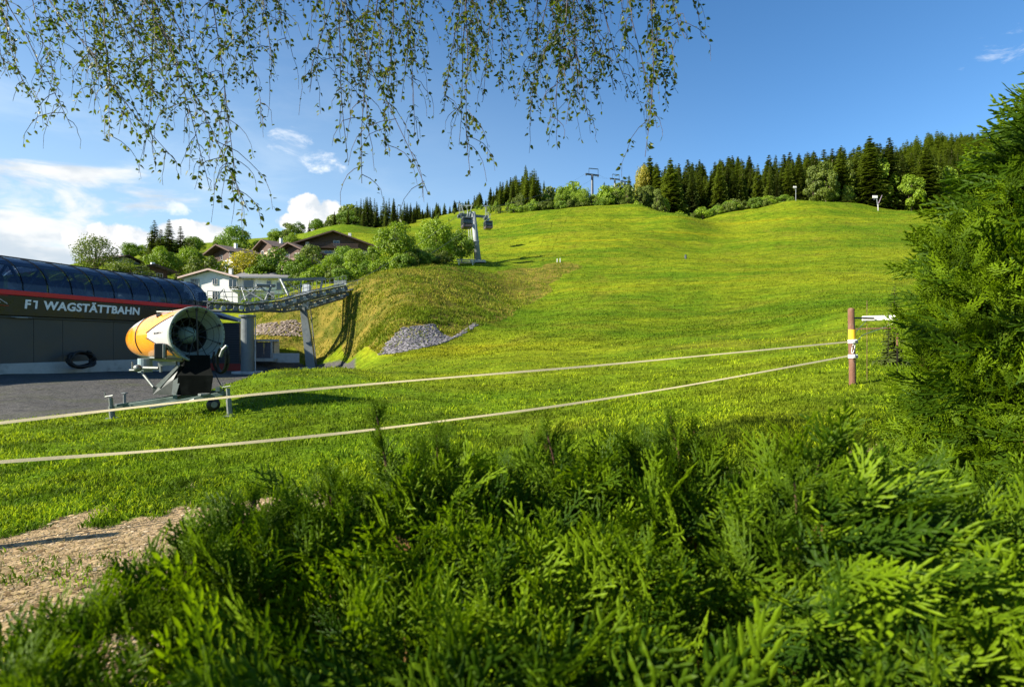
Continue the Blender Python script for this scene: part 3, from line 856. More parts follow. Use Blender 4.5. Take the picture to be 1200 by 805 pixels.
mb = MB(); mb.tube([P(371, 429, 56.7), P(364, 362, 57.6)], .05, 6)
for k in range(26): mb.beam(P(371, 429, 56.7).lerp(P(364, 362, 57.6), k / 26), P(368, 430, 56.9).lerp(P(361, 362, 57.8), k / 26), .03, .03)
mb.build('ladder', DSTEEL, rl)
mb = MB(); mb.box(P(367, 432.3, 57), (2.4, 2.0, .3), None, .03); mb.build('footing', CONC, rl)

# concrete portal with grey double door in the bank
pd = empty('utility_portal', G(313, 57.5), 'low concrete portal with grey double doors set into the bank', 'portal')
zb_ = P(313, 420, 57.5).z
def pp(u, d, z): q = P(u, 402, d); return Vector((q.x, q.y, zb_ + z))
mb = MB(); mb.beam(pp(298.3, 57.5, -.3), pp(298.3, 57.5, 1.75), .42, .5, bevel=.02); mb.beam(pp(319.2, 57.5, -.3), pp(319.2, 57.5, 1.75), .2, .5, bevel=.02)
mb.prism([pp(296, 57.2, 1.75), pp(327, 57.2, 1.75), pp(327, 60.5, 1.75), pp(296, 60.5, 1.75)], 0, Vector((0, 0, .2)))
mb.prism([pp(321, 57.4, -.3), pp(327.5, 58.6, -.3), pp(327.5, 60.5, -.3), pp(321, 60.5, -.3)], 0, Vector((0, 0, 2.04)))
mb.build('frame', CONC, pd)
DOORM = mat('grey door sheet', (.13, .125, .14), .5, .15, 2, 0, .2)
for u0, u1 in ((300.3, 309.1), (309.5, 318.4)):
    mb = MB(); a_, b_ = pp(u0, 57.45, .85), pp(u1, 57.45, .85); mb.box((a_ + b_) / 2, (b_.x - a_.x, .06, 1.7), None, .01); dr = mb.build('door', DOORM, pd)
    mb = MB(); mb.box(pp(u1 - 1 if u0 < 305 else u0 + 1, 57.38, .9), (.05, .06, .16)); mb.build('handle', DSTEEL, dr)
mb = MB(); mb.box(pp(308, 56.6, -.12), (3.0, 1.2, .3), None, .02); mb.build('threshold', CONC, pd)
o = MB().prism([pp(319.5, 56.6, -.4), pp(350.5, 56.2, -.4), pp(351, 56.6, -.4), pp(320, 57.1, -.4)], 0, Vector((0, 0, .95))).build('retaining_wall', CONC)
tag(o, 'low pale concrete retaining wall beside the grey double doors', 'wall')

# hill towers, cabins and ropes
def sheave_head(root, c, across, line, w_, scale=1.0):
    mb = MB(); mb.beam(c - across * w_, c + across * w_, .35 * scale, .45 * scale); mb.build('crossarm', GSTEEL, root)
    for sgn in (-1, 1):
        p = c + across * (w_ * .95 * sgn)
        mb = MB()
        mb.beam(p - line * 1.6 * scale + Vector((0, 0, -.35)), p + line * 1.6 * scale + Vector((0, 0, -.35)), .22 * scale, .3 * scale)
        for k in range(6):
            mb.lathe(p + line * ((k - 2.5) * .58 * scale) + Vector((0, 0, -.1)) - across * .1, tuple(across), [(0, .01), (0, .27 * scale), (.2, .27 * scale), (.2, .01)], 10)
        mb.build('sheave_train', GSTEEL, root)
        mb = MB()
        for q in (-.7, .7):
            mb.beam(p + line * q * scale, p + line * q * scale * .6 + Vector((0, 0, 1.9 * scale)), .09, .09)
        mb.beam(p - line * 1.3 * scale + Vector((0, 0, 1.9 * scale)), p + line * 1.3 * scale + Vector((0, 0, 1.9 * scale)), .16, .14)
        mb.beam(p + Vector((0, 0, 1.95 * scale)) - across * .8, p + Vector((0, 0, 1.95 * scale)) + across * .8, .14, .14)
        mb.build('lifting_frame', STEEL, root)
        mb = MB()
        for q in (-1.5, 1.5): mb.beam(p + line * q * scale + across * .6 + Vector((0, 0, -.5)), p + line * q * scale + across * .6 + Vector((0, 0, .5)), .05, .05)
        mb.beam(p - line * 1.6 * scale + across * .6 + Vector((0, 0, .5)), p + line * 1.6 * scale + across * .6 + Vector((0, 0, .5)), .04, .04)
        mb.prism([p - line * 1.6 + across * .25 + Vector((0, 0, -.55)), p + line * 1.6 + across * .25 + Vector((0, 0, -.55)), p + line * 1.6 + across * .75 + Vector((0, 0, -.55)), p - line * 1.6 + across * .75 + Vector((0, 0, -.55))], 0, Vector((0, 0, .06)))
        mb.build('work_platform', STEEL, root)
tb = G(560.5, 112); tt_ = P(554.5, 249, 113.5)
tw = empty('lift_tower', tb, 'tall pale steel gondola tower standing on the green slope beside the round trees', 'lift tower')
mb = MB(); mb.tube([tb - Vector((0, 0, .5)), tt_], [.70, .48], 14); mb.build('mast', mat('pale tower steel', (.25, .27, .265), .6, .15, 1, 0, .1, dirt=(.17, .185, .185), dscale=.7), tw, True)
mb = MB(); mb.lathe(tb.lerp(tt_, .40), (tt_ - tb), [(0, .58), (0, .70), (.14, .70), (.14, .58)], 14); mb.build('flange', STEEL, tw)
mb = MB(); mb.box(tb + Vector((0, 0, .1)), (3, 3, .5), None, .05); mb.build('footing', CONC, tw)
mb = MB()
a_, b_ = tb + Vector((-1.05, -.4, 0)), tt_ + Vector((-.75, -.3, 0)); a2, b2 = a_ + Vector((-.45, 0, 0)), b_ + Vector((-.45, 0, 0))
mb.tube([a_, b_], .04, 5); mb.tube([a2, b2], .04, 5)
for k in range(40): mb.beam(a_.lerp(b_, k / 40), a2.lerp(b2, k / 40), .04, .04)
mb.build('ladder', STEEL, tw)
AC = Vector((.93, .36, 0)); LN = Vector((.15, .93, .33)).normalized()
hc = P(554.5, 253, 113.5)
sheave_head(tw, hc, AC, LN, 2.9, 1.15)
mb = MB(); mb.beam(P(538.5, 241.2, 113), P(554, 241, 113.3), .22, .22); mb.beam(P(541, 242, 113), P(545, 256, 113), .14, .14); mb.beam(P(553, 241, 113), P(549, 256, 113), .14, .14); mb.build('lifting_beam', STEEL, tw)

CABGL = glass_mat('cabin glass', (.03, .035, .04), .25)
CABB = mat('cabin shell', (.10, .075, .075), .35, .1, 2)
def cabin(c, label, sc=1.0, yaw=.2, rope=None):
    root = empty('gondola_cabin', c, label, 'gondola', 'gondola cabins on the rope')
    m_ = Matrix.Rotation(yaw, 3, 'Z')
    w_, l_, h_ = 1.9 * sc, 2.1 * sc, 2.0 * sc
    mb = MB(); mb.box(c + Vector((0, 0, h_ * .18)), (w_, l_, h_ * .36), m_, .2); mb.build('body', CABB, root)
    mb = MB(); mb.box(c + Vector((0, 0, h_ * .60)), (w_ * .96, l_ * .96, h_ * .50), m_, .16); mb.build('windows', CABGL, root)
    mb = MB(); mb.box(c + Vector((0, 0, h_ * .92)), (w_ * 1.02, l_ * 1.02, h_ * .16), m_, .12); mb.build('roof', DSTEEL, root)
    mb = MB()
    for sx in (-1, 1):
        for sy in (-1, 1): mb.beam(c + m_ @ Vector((sx * w_ * .49, sy * l_ * .49, .3)), c + m_ @ Vector((sx * w_ * .49, sy * l_ * .49, h_ * .9)), .09, .09)
    mb.build('post', DSTEEL, root)
    mb = MB(); top = c + Vector((0, 0, h_ * 2.05)); mb.tube([c + Vector((0, 0, h_)), c + Vector((.2, 0, h_ * 1.6)), top], .07, 6); mb.beam(top - LN * .5, top + LN * .5, .2, .25); mb.build('hanger', STEEL, root)
    mb = MB(); mb.box(c + m_ @ Vector((w_ * .5, 0, .75)), (.12, l_ * .6, .5), m_, .03); mb.build('ski_rack', STEEL, root)
    return top
top_a = cabin(P(572, 269, 138), 'small dark gondola cabin hanging right of the pale tower over the meadow', 1.0, .25)
top_b = cabin(P(547, 268, 106), 'brown gondola cabin hanging left of the pale tower above the trees', 1.0, .25)
WIRE = mat('steel rope', (.10, .105, .11), .5, .1, 5, 0, .5)
ridge = [(694, 205, 300, 4.0), (720.5, 210, 400, 4.0), (732.5, 213, 440, 4.2)]
RIDGEC = []
for i, (u_, v_, d_, w_) in enumerate(ridge):
    b_ = G(u_, d_); tp = P(u_, v_, d_)
    lb = ['dark steel lift tower on the skyline, nearest and tallest of three', 'pale steel lift tower on the skyline, middle of three', 'smallest dark lift tower on the skyline beside the spruces'][i]
    r_ = empty('lift_tower', b_, lb, 'lift tower', 'lift towers on the skyline')
    mb = MB(); mb.tube([b_, tp], [.9, .62], 10); mb.build('mast', DSTEEL if i != 1 else GSTEEL, r_)
    sc_ = 1.35 if i == 0 else 1.25
    mb = MB(); mb.beam(tp - AC * w_, tp + AC * w_, .7, .8); mb.build('crossarm', DSTEEL, r_)
    mb = MB()
    for sg in (-1, 1):
        p = tp + AC * (w_ * .9 * sg); mb.beam(p - LN * 3 + Vector((0, 0, -.2)), p + LN * 3 + Vector((0, 0, -.2)), .5, 1.1)
    mb.build('sheave_train', DSTEEL, r_)
    mb = MB(); mb.beam(tp + AC * (w_ * .9) + Vector((0, 0, 3.4)), tp - AC * (w_ * .5) + Vector((0, 0, 3.2)), .35, .35)
    for sg in (-.5, .9): mb.beam(tp + AC * (w_ * sg), tp + AC * (w_ * sg) + Vector((0, 0, 3.4)), .2, .2)
    mb.build('lifting_frame', DSTEEL, r_)
    RIDGEC.append(tp)
for sgn, first in ((-1, a1[-1] + Vector((0, 0, .5))), (1, a1[-1] + Vector((1.2, 5.2, .85)))):
    pts = [first, hc + AC * (2.75 * sgn) + Vector((0, 0, .3))] + [c + AC * (3.7 * sgn) + Vector((0, 0, .4)) for c in RIDGEC]
    full = []
    for a_, b_ in zip(pts, pts[1:]):
        L_ = (b_ - a_).length
        for k in range(12):
            f_ = k / 12; full.append(a_.lerp(b_, f_) - Vector((0, 0, 4 * f_ * (1 - f_) * L_ * .012)))
    full.append(pts[-1])
    mb = MB(); mb.tube(full, .028, 5)
    tag(mb.build('haul_rope', WIRE), ['left haul rope of the gondola, thin dark steel cable up the hill', 'right haul rope of the gondola, thin dark steel cable up the hill'][sgn > 0], 'rope')
# ------------------------------------------------------------------ snow gun
YEL = mat('yellow orange shell', (.80, .31, .006), .24, .12, 3, 0, 0, .5, .6, dirt=(.55, .20, .008), dscale=2.2)
CREAM = mat('off white shell', (.52, .48, .44), .32, .08, 3, 0, 0, .5, .3)
FUN = mat('grey funnel', (.25, .285, .25), .5, .12, 4, 0, 0, .3, dirt=(.17, .20, .17), dscale=3)
FUNIN = mat('dark duct', (.035, .042, .045), .4, .3, 5)
HUB = mat('grey green hub', (.24, .33, .31), .5, .1, 4)
BLACKP = mat('black pedestal cover', (.0035, .0045, .004), .6, .35, 5, .1, 0, .02, dirt=(.009, .011, .010), dscale=2.5)
FRM = mat('galvanised frame', (.19, .205, .19), .5, .2, 6, .1, .4, dirt=(.09, .10, .085), dscale=3)
BLK = mat('black metal', (.015, .015, .017), .4, .2, 6)
gd = 13.0
gun = empty('snow_gun', G(228, gd), 'yellow and white fan snow gun with big grey funnel on a black pedestal', 'snow gun')
ph = R(58); A = Vector((math.sin(ph), -math.cos(ph), .05)).normalized()
C = P(232, 391.5, 12.75)
# basis used by lathe: x = up x A, y = up-ish ; angle 0 = up, visible flank is where x points to the camera
bx, by, _ = basis(A)
side = bx.dot(Vector((0, -1, 0)))            # >0: angle 90deg faces the camera
def ang(a): return a if side > 0 else 2 * math.pi - a
mb = MB(); mb.lathe(C, A, [(-.36, .405), (-.34, .43), (-.02, .585), (0, .60), (.012, .62), (0, .638), (-.05, .64), (-.10, .625)], 48); mb.build('funnel', FUN, gun, True)
prof_s = [(-.10, .625), (-.3, .62), (-.55, .615), (-.75, .612), (-.95, .605), (-1.15, .597), (-1.5, .58), (-1.85, .545), (-2.2, .48), (-2.5, .40), (-2.7, .31), (-2.83, .22), (-2.91, .12), (-2.93, 0.0)]
fine_p = []
for (t0, r0), (t1, r1) in zip(prof_s, prof_s[1:]):
    for k in range(3): fine_p.append((t0 + (t1 - t0) * k / 3, r0 + (r1 - r0) * k / 3))
fine_p.append(prof_s[-1])
def zone(t_, a_):
    a_ = ang(a_); q = math.degrees(a_)
    if 140 < q < 222 and t_ < -.2: return 3                       # belly
    if -1.02 < t_ < 0 and abs(q - 88) < 6 + 36 * (t_ + 1.02): return 1     # white wedge on the flank
    if -1.02 < t_ < 0 and abs(q - 272) < 6 + 36 * (t_ + 1.02): return 1
    if t_ < -1.6 and (24 < q < 58 or 302 < q < 336): return 1     # stripes over the tail
    if t_ < -1.6 and (q <= 20 or q >= 340): return 2
    return 0
for k, (nm, m_) in enumerate((('body_shell', YEL), ('side_cowl', CREAM), ('top_ridge', YEL), ('belly_pan', FUN))):
    mb = MB(); mb.lathe(C, A, fine_p, 96, lambda t_, a_, k=k: zone(t_, a_) == k)
    if mb.f: mb.build(nm, m_, gun, True)
mb = MB(); mb.lathe(C, A, [(-1.62, .566), (-1.62, .580), (-1.66, .576), (-1.66, .562)], 64, lambda t_, a_: not 130 < math.degrees(ang(a_)) < 230); mb.build('seam_band', BLK, gun, True)
mb = MB()                                                        # dark outline along the cowl wedge
for sg in (-1, 1):
    line = []
    for k in range(14):
        t_ = -1.05 + .95 * k / 13; q = R(88 + sg * (6 + 36 * max(0, t_ + 1.02))); q = ang(q)
        r_ = np.interp(-t_, [-p[0] for p in prof_s], [p[1] for p in prof_s]) + .004
        line.append(C + A * t_ + (by * math.cos(q) + bx * math.sin(q)) * r_)
    mb.tube(line, .013, 5)
mb.build('cowl_edge', BLK, gun)
put = []
for ch_ in range(1):
    vs, fs = text_mesh('TECHNOALPIN', 1.0, 0, .01)
    lo, hi = vs.min(0), vs.max(0)
    pts = []
    for x_, y_, z_ in vs:
        t_ = -.70 + (x_ - lo[0]) / (hi[0] - lo[0]) * .47; q = ang(R(88) - (y_ / (hi[1] - lo[1])) * .05 / .61)
        pts.append(C + A * t_ + (by * math.cos(q) + bx * math.sin(q)) * (.6175 + .003 * (z_ > 0)))
    mesh_np('lettering', np.array([p[:] for p in pts]), fs, BLK, gun)
# inside the funnel
mb = MB(); mb.lathe(C, A, [(-.36, .405), (-1.15, .40), (-1.16, .0)], 40); mb.build('air_duct', FUNIN, gun, True)
mb = MB(); mb.lathe(C, A, [(-.16, 0), (-.17, .07), (-.24, .14), (-.36, .185), (-.42, .20), (-.9, .20)], 24); mb.build('hub_cone', HUB, gun, True)
for k in range(12):
    a_ = 2 * math.pi * k / 12 + .1
    r1 = by * math.cos(a_) + bx * math.sin(a_); tn = by * -math.sin(a_) + bx * math.cos(a_)
    mb = MB(); mb.prism([C + A * -.42 + r1 * .19, C + A * -.42 + r1 * .41, C + A * -.60 + r1 * .41 + tn * .09, C + A * -.62 + r1 * .19 + tn * .06], 0, tn * .012); mb.build('stator_blade', FUNIN, gun)
mb = MB()
for k in range(8):
    a_ = R(22.5 + 45 * k); r1 = by * math.cos(a_) + bx * math.sin(a_)
    mb = MB(); mb.tube([C + A * -.10 + r1 * .04, C + A * -.03 + r1 * .585], .010, 6); mb.box(C + A * -.02 + r1 * .56, (.045, .045, .06), None, .01); mb.build('nozzle_spoke', BLK, gun)
for rr_ in (.26, .40, .52):
    mb = MB(); mb.tube([C + A * (-.10 + .07 * rr_ / .585 * 1.0) + (by * math.cos(q) + bx * math.sin(q)) * rr_ for q in np.linspace(0, 6.2832, 41)], .0055, 5); mb.build('grille_ring', BLK, gun)
mb = MB(); mb.tube([C + A * -.03 - by * .60, C + A * -.03 + by * .60], .021, 8); mb.box(C + A * -.02 - by * .57, (.07, .07, .12), None, .015); mb.box(C + A * -.02 + by * .57, (.06, .06, .08), None, .015); mb.build('nozzle_bar', BLK, gun)
mb = MB()
for k in range(36):
    a_ = 2 * math.pi * k / 36; r1 = by * math.cos(a_) + bx * math.sin(a_); mb.box(C + A * .008 + r1 * .618, (.018, .018, .018))
mb.build('nozzle', BLK, gun)
# rail and lug on top
mb = MB(); mb.tube([P(184, 365.5, 12.9), P(205, 365.5, 12.7)], .018, 6); mb.tube([P(185, 365, 12.9), P(186, 370, 12.95)], .02, 6); mb.tube([P(203, 365, 12.7), P(203, 370, 12.8)], .02, 6); mb.build('lifting_rail', FRM, gun)
mb = MB(); mb.box(P(187, 370, 12.9), (.12, .1, .09), None, .02); mb.build('lifting_lug', BLK, gun)
# control box
mb = MB(); mb.box(P(187.5, 411.3, 12.35), (.19, .20, .34), Matrix.Rotation(.35, 3, 'Z'), .02); cb = mb.build('control_box', BLK, gun)
mb = MB(); mb.box(P(193.2, 411.3, 12.3), (.05, .19, .32), Matrix.Rotation(.35, 3, 'Z'), .01); mb.build('box_door', FRM, cb)
mb = MB(); mb.tube([P(196, 406, 12.3), P(205, 418, 12.4)], .014, 6); mb.tube([P(176, 419.5, 12.5), P(214, 421, 12.5)], .03, 6); mb.build('box_bracket', FRM, gun)
mb = MB(); mb.tube([P(170, 420, 13.1), P(170, 436, 13.1)], .15, 16); mb.build('pale_cylinder', mat('pale blue grey cylinder', (.26, .34, .35), .5, .1, 4), gun)  # added pale cylinder in place of a bluish background patch under the tail
# pedestal
def loft(mb, rings):
    n_ = len(rings[0]); vs = [p for r_ in rings for p in r_]
    fs = [[i * n_ + k, i * n_ + (k + 1) % n_, (i + 1) * n_ + (k + 1) % n_, (i + 1) * n_ + k] for i in range(len(rings) - 1) for k in range(n_)]
    fs += [list(range(n_))[::-1], [(len(rings) - 1) * n_ + k for k in range(n_)]]
    mb.add(vs, fs)
def ring(u0, u1, v, d0, d1): return [P(u0, v, d0), P(u1, v, d0), P(u1 - (d1 - d0) * 8, v, d1), P(u0 - (d1 - d0) * 8, v, d1)]
mb = MB(); loft(mb, [ring(206, 247, 463, 12.45, 13.3), ring(209, 250, 440, 12.4, 13.4), ring(216, 247, 432, 12.5, 13.3), ring(217, 246, 416, 12.6, 13.2)]); mb.build('pedestal', BLACKP, gun)
mb = MB(); mb.prism([P(179, 455, 12.6), P(179, 462.5, 12.6), P(206, 463, 12.5), P(203, 445, 12.5), P(211, 429, 12.6), P(206, 428, 12.6), P(188, 450, 12.6)], 0, Vector((.05, .5, 0))); mb.build('gusset', mat('weathered grey plate', (.06, .065, .06), .5, .3, 5, .1, .3), gun)
mb = MB(); mb.prism([P(203, 446, 12.42), P(214, 439, 12.42), P(213, 441, 12.42), P(206, 463, 12.42), P(201, 462, 12.42)], 0, Vector((.02, .06, 0))); mb.prism([P(182, 452, 12.55), P(207, 429, 12.55), P(211.5, 427.5, 12.55), P(187, 455, 12.55)], 0, Vector((0, .05, 0))); mb.build('gusset_plate', FRM, gun)
mb = MB(); mb.lathe(P(161.5, 431.5, 12.75), (.5, -1, .1), [(-.12, 0), (-.11, .07), (0, .085), (.09, .075), (.10, 0)], 14); mb.build('motor_head', FRM, gun, True)
mb = MB(); mb.tube([P(164, 431, 12.75), P(186, 431.5, 12.7)], .035, 8); mb.tube([P(166, 436, 12.75), P(180, 453.5, 12.6)], .028, 8); mb.tube([P(155, 424, 12.8), P(155, 434, 12.8)], .02, 6); mb.tube([P(152, 434, 12.8), P(164, 434, 12.8)], .03, 6); mb.tube([P(188, 424, 12.6), P(188.5, 436, 12.6)], .035, 6); mb.beam(P(186, 427, 12.6), P(207, 425.5, 12.6), .06, .08); mb.build('support_arm', FRM, gun)
# chassis
CH = mat('green grey painted frame', (.10, .14, .115), .5, .2, 5, .05, .15, dirt=(.05, .07, .05), dscale=3)
mb = MB(); mb.beam(P(133, 478, 12.5), P(262, 458.5, 12.6), .09, .11, bevel=.01); mb.beam(P(176, 477, 12.1), P(262, 461, 12.3), .07, .09, bevel=.01); mb.beam(P(137, 475, 12.4), P(205, 464, 12.9), .05, .05); mb.beam(P(255, 456, 12.2), P(266, 464, 13.2), .08, .1); mb.beam(P(205, 465, 12.2), P(205, 462, 13.2), .08, .08); mb.build('chassis', CH, gun)
def jack(u, v0, v1, d, label=None):
    b_ = G(u + 1.5, d); tp = P(u, v0, d); b_ = Vector((P(u + 2.5, v1, d).x, d, b_.z - .03))
    mb = MB(); mb.tube([b_, b_.lerp(tp, .62)], .058, 8); mb.tube([b_.lerp(tp, .5), tp], .042, 8)
    j = mb.build('jack_leg', FRM, gun)
    mb = MB(); mb.tube([tp + Vector((-.12, 0, .02)), tp + Vector((.06, 0, .05))], .014, 6); mb.tube([tp + Vector((-.12, 0, .02)), tp + Vector((-.13, 0, .13))], .012, 6); mb.build('crank', FRM, j)
    mb = MB(); mb.box(b_ + Vector((0, 0, .02)), (.2, .2, .03), None, .005); mb.build('foot_plate', FRM, j)
jack(129.5, 466, 497, 12.3); jack(267, 455, 489, 12.1)
mb = MB(); mb.lathe(P(250, 474, 12.4), (.75, -.65, 0), [(-.05, .03), (-.05, .13), (0, .15), (.05, .13), (.05, .03)], 16); wh = mb.build('wheel', RUBBER, gun, True)
mb = MB(); mb.lathe(P(250, 474, 12.4), (.75, -.65, 0), [(-.052, 0), (-.052, .07), (.052, .07), (.052, 0)], 12); mb.build('rim', FRM, wh)
mb = MB(); mb.beam(P(250, 462, 12.45), P(250, 474, 12.45), .05, .08); mb.tube([P(239, 463, 12.2), P(239, 461, 12.2)], .12, 8); mb.tube([P(214, 470, 12.2), P(228, 468, 12.2)], .03, 6); mb.build('wheel_bracket', FRM, gun)
# hoses on the right of the gun
mb = MB()
pts = []
for k in range(70):
    a_ = k / 16 * 2 * math.pi; q = P(258.5 + 5.5 * math.sin(a_) + k * .04, 421.5 - 14 * math.cos(a_) + (k % 5) * .3, 12.6 + .003 * k); pts.append(q)
mb.tube(pts, .020, 6)
pts = [P(259 + 9 * math.sin(a_), 420 - 20 * math.cos(a_) * .85, 12.7) for a_ in np.linspace(.3, 5.2, 24)]
mb.tube(pts, .026, 6); mb.tube([P(252, 438, 12.5), P(258, 450, 12.5), P(263, 456, 12.6), P(259, 463, 12.7), P(252, 458, 12.6)], .012, 5)
o = mb.build('hose_coil', RUBBER, None, True); tag(o, 'loops of black hose hanging behind the funnel of the snow gun', 'hose')
mb = MB(); mb.tube([P(258, 418, 12.5), P(261, 410, 12.5), P(266, 405, 12.5)], .035, 8); mb.build('hose_arm', FRM, gun)
# small steel stand in the yard behind the gun
sb_ = G(146, 18.5); o = empty('steel_stand', sb_, 'small thin steel stand on the gravel left of the snow gun', 'stand')
mb = MB(); mb.tube([sb_, sb_ + Vector((0, 0, .37))], .045, 8); mb.build('post', FRM, o)
mb = MB(); mb.box(sb_ + Vector((0, 0, .02)), (.45, .3, .03), None, .005); mb.build('foot_plate', FRM, o)
mb = MB(); mb.box(sb_ + Vector((0, 0, .38)), (.14, .14, .04), None, .005); mb.build('cap', FRM, o)

# ------------------------------------------------------------------ pasture tapes and post
WOOD = mat('weathered brown post', (.16, .075, .045), .85, .35, 14, .5, dirt=(.26, .17, .12), dscale=5)
PLAST = mat('white plastic', (.72, .70, .68), .45, .08, 6)
YTAPE = mat('yellow marker', (.75, .42, .02), .5, .15, 6)
PD = 11.0
pb = G(999.5, PD); ptop = P(997.5, 362.5, PD)
post = empty('fence_post', pb, 'round brown wooden fence post with yellow marker and white insulators', 'fence post')
mb = MB()
pts, rs = [], []
for k in range(9):
    f_ = k / 8; pts.append((pb - Vector((0, 0, .25))).lerp(ptop, f_) + Vector((rnd.uniform(-.003, .003), rnd.uniform(-.003, .003), 0))); rs.append(.064 - .004 * f_ + rnd.uniform(-.002, .002))
mb.tube(pts + [ptop + Vector((0, 0, .012))], rs + [.048], 14); mb.build('pole', WOOD, post, False)
def on_post(v): f_ = (v - 449) / (362.5 - 449); return pb.lerp(ptop, f_)
mb = MB(); q = on_post(391); mb.lathe(q, (0, 0, 1), [(-.10, .0645), (-.10, .068), (.09, .068), (.09, .0645)], 16, lambda t_, a_: .15 < (a_ / math.pi) % 2 < 1.45); mb.build('marker', YTAPE, post)
for v in (399.5, 416.5):
    q = on_post(v); mb = MB(); mb.lathe(q, (0, 0, 1), [(-.035, .064), (-.035, .075), (.035, .075), (.035, .064)], 16); mb.box(q + Vector((-.01, -.095, 0)), (.11, .05, .08), None, .015); ins = mb.build('insulator', PLAST, post)
    mb = MB(); mb.lathe(q + Vector((.01, -.12, -.005)), (0, -1, 0), [(0, 0), (0, .028), (.02, .028), (.02, 0)], 12); mb.build('bolt', DSTEEL, ins)
mb = MB(); q = on_post(407.5)
mb.tube([q + Vector((-.03 + .025 * math.cos(a_) + .02 * math.sin(a_), -.085, .095 * math.sin(a_))) for a_ in np.linspace(0, 6.283, 18)], .006, 6)
mb.build('hook', PLAST, post)
TAPE = mat('cream tape', (.60, .50, .28), .7, .12, 30, .1)
def tape(rows, name, label, hw, d0, u_a, u_b):
    """a flat woven tape along pixel rows of the photograph, its depth running straight from d0 at the left to the post"""
    us = [r_[0] for r_ in rows]; vs_ = [r_[1] for r_ in rows]
    pts = []
    for u_ in np.linspace(u_a, u_b, 70):
        iv = 1 / d0 + (1 / (PD - .1) - 1 / d0) * (u_ + 60) / (995 + 60)
        v_ = np.interp(u_, us, vs_)
        pts.append(P(u_, v_, 1 / iv))
    # smooth the sag
    for _ in range(14):
        pts = [pts[0]] + [(pts[i - 1] + pts[i] * 2 + pts[i + 1]) / 4 for i in range(1, len(pts) - 1)] + [pts[-1]]
    V, Fc = [], []
    for i, p in enumerate(pts):
        tw_ = .85 + .18 * math.sin(i * .35) ; up = Vector((0, math.sin(tw_), math.cos(tw_))) * hw
        th = Vector((0, .002, 0))
        V += [p + up - th, p - up - th, p - up + th, p + up + th]
    for i in range(len(pts) - 1):
        for k in range(4): Fc.append([i * 4 + k, i * 4 + (k + 1) % 4, i * 4 + 4 + (k + 1) % 4, i * 4 + 4 + k])
    o = mesh_np(name, np.array([q[:] for q in V]), Fc, TAPE)
    tag(o, label, 'fence tape')
tape([(-220, 559), (0, 541), (200, 527), (400, 508), (640, 478), (800, 453), (995, 417)], 'fence_tape', 'lower cream pasture tape across the lawn, nearer and lower of two', .0165, 4.6, -200, 994)
tape([(-220, 521), (0, 495.5), (265, 465), (480, 446), (700, 428.5), (995, 400.5)], 'fence_tape', 'upper cream pasture tape passing in front of the snow gun', .016, 4.6, -200, 994)
# far post that carries the left ends (outside the photograph)
lp = P(-203, 540, 4.2); q = Vector((lp.x, lp.y, ground(lp.x, lp.y)))
o = empty('fence_post', q, 'wooden fence post at the left end of the tapes', 'fence post'); mb = MB(); mb.tube([q - Vector((0, 0, .2)), Vector((q.x, q.y, lp.z + .35))], .06, 10); mb.build('pole', WOOD, o)
# pale rail, rod and strings right of the post
WWOOD = mat('bleached timber', (.70, .66, .58), .8, .2, 10, .4, dirt=(.42, .39, .33), dscale=5)
rt = empty('bleached_rail', G(1030, 11.4), 'bleached pale timber rail beside the brown post and tall hedge', 'rail')
mb = MB(); mb.beam(P(1010, 373.5, 11.4), P(1051, 372.5, 11.15), .07, .105, bevel=.015); mb.build('timber', WWOOD, rt)
mb = MB(); mb.beam(P(1002, 372.6, 11.1), P(1024, 373.2, 11.25), .03, .035); mb.build('dark_bar', DSTEEL, rt)
mb = MB()
for u_, v0 in ((1016, 352), (1041, 366), (1051.5, 378)):
    g_ = G(u_, 11.4); mb.tube([g_, P(u_, v0, 11.4)], .0055 if u_ < 1050 else .018, 6)
mb.build('rod', WOOD, rt)
mb = MB(); mb.beam(P(1003, 385.5, 12.0), P(1052, 384, 11.8), .02, .028); mb.build('lower_rail', WOOD, rt)
mb = MB(); mb.tube([P(1003, 401, 11), P(1011, 392.5, 11.1), P(1030, 386, 11.3), P(1052, 377, 11.6)], .007, 5); mb.tube([P(1002, 390, 11), P(1015, 376, 11.2)], .006, 5)
tag(mb.build('twine', mat('yellowish cord', (.62, .58, .36), .7, .1, 10)), 'thin yellowish cords tied from the brown post to the pale rail', 'cord')

# ------------------------------------------------------------------ small things on the hill
def pole_sign(u, d, v_top, w_, h_, label, lean=0.0, shift=0.0, pm=None):
    b_ = G(u, d); tp = P(u, v_top, d)
    r_ = empty('piste_sign', b_, label, 'sign')
    mb = MB(); mb.tube([b_ - Vector((0, 0, .3)), tp + Vector((shift, 0, 0))], .08, 8); mb.build('post', pm or STEEL, r_)
    mb = MB(); mb.box(tp + Vector((shift - w_ * .35, -.15, 0)), (w_, .12, h_), None, .02); mb.build('board', PLAST, r_)
    mb = MB(); mb.beam(tp + Vector((shift - w_ * .6, -.1, -h_ * .9)), tp + Vector((shift - w_ * .3, -.1, -h_ * .9)), .1, .12); mb.build('bracket', STEEL, r_)
pole_sign(932.6, 188, 219.5, 1.1, .5, 'white board on a grey pole at the hedge on the hill crest')
pole_sign(1029, 186, 231.0, 1.7, .85, 'larger white board near the spruces at the right of the hill crest', 0, -.5)
LIL = mat('lilac grey pole', (.20, .15, .19), .5, .1, 3)
b_ = G(1029, 182); o = empty('snow_lance', b_, 'leaning lilac grey snow lance on a white stand on the hill crest', 'snow lance')
mb = MB(); mb.tube([b_ - Vector((0, 0, .2)), b_ + Vector((0, 0, 2.0))], .07, 8); mb.build('stand', PLAST, o)
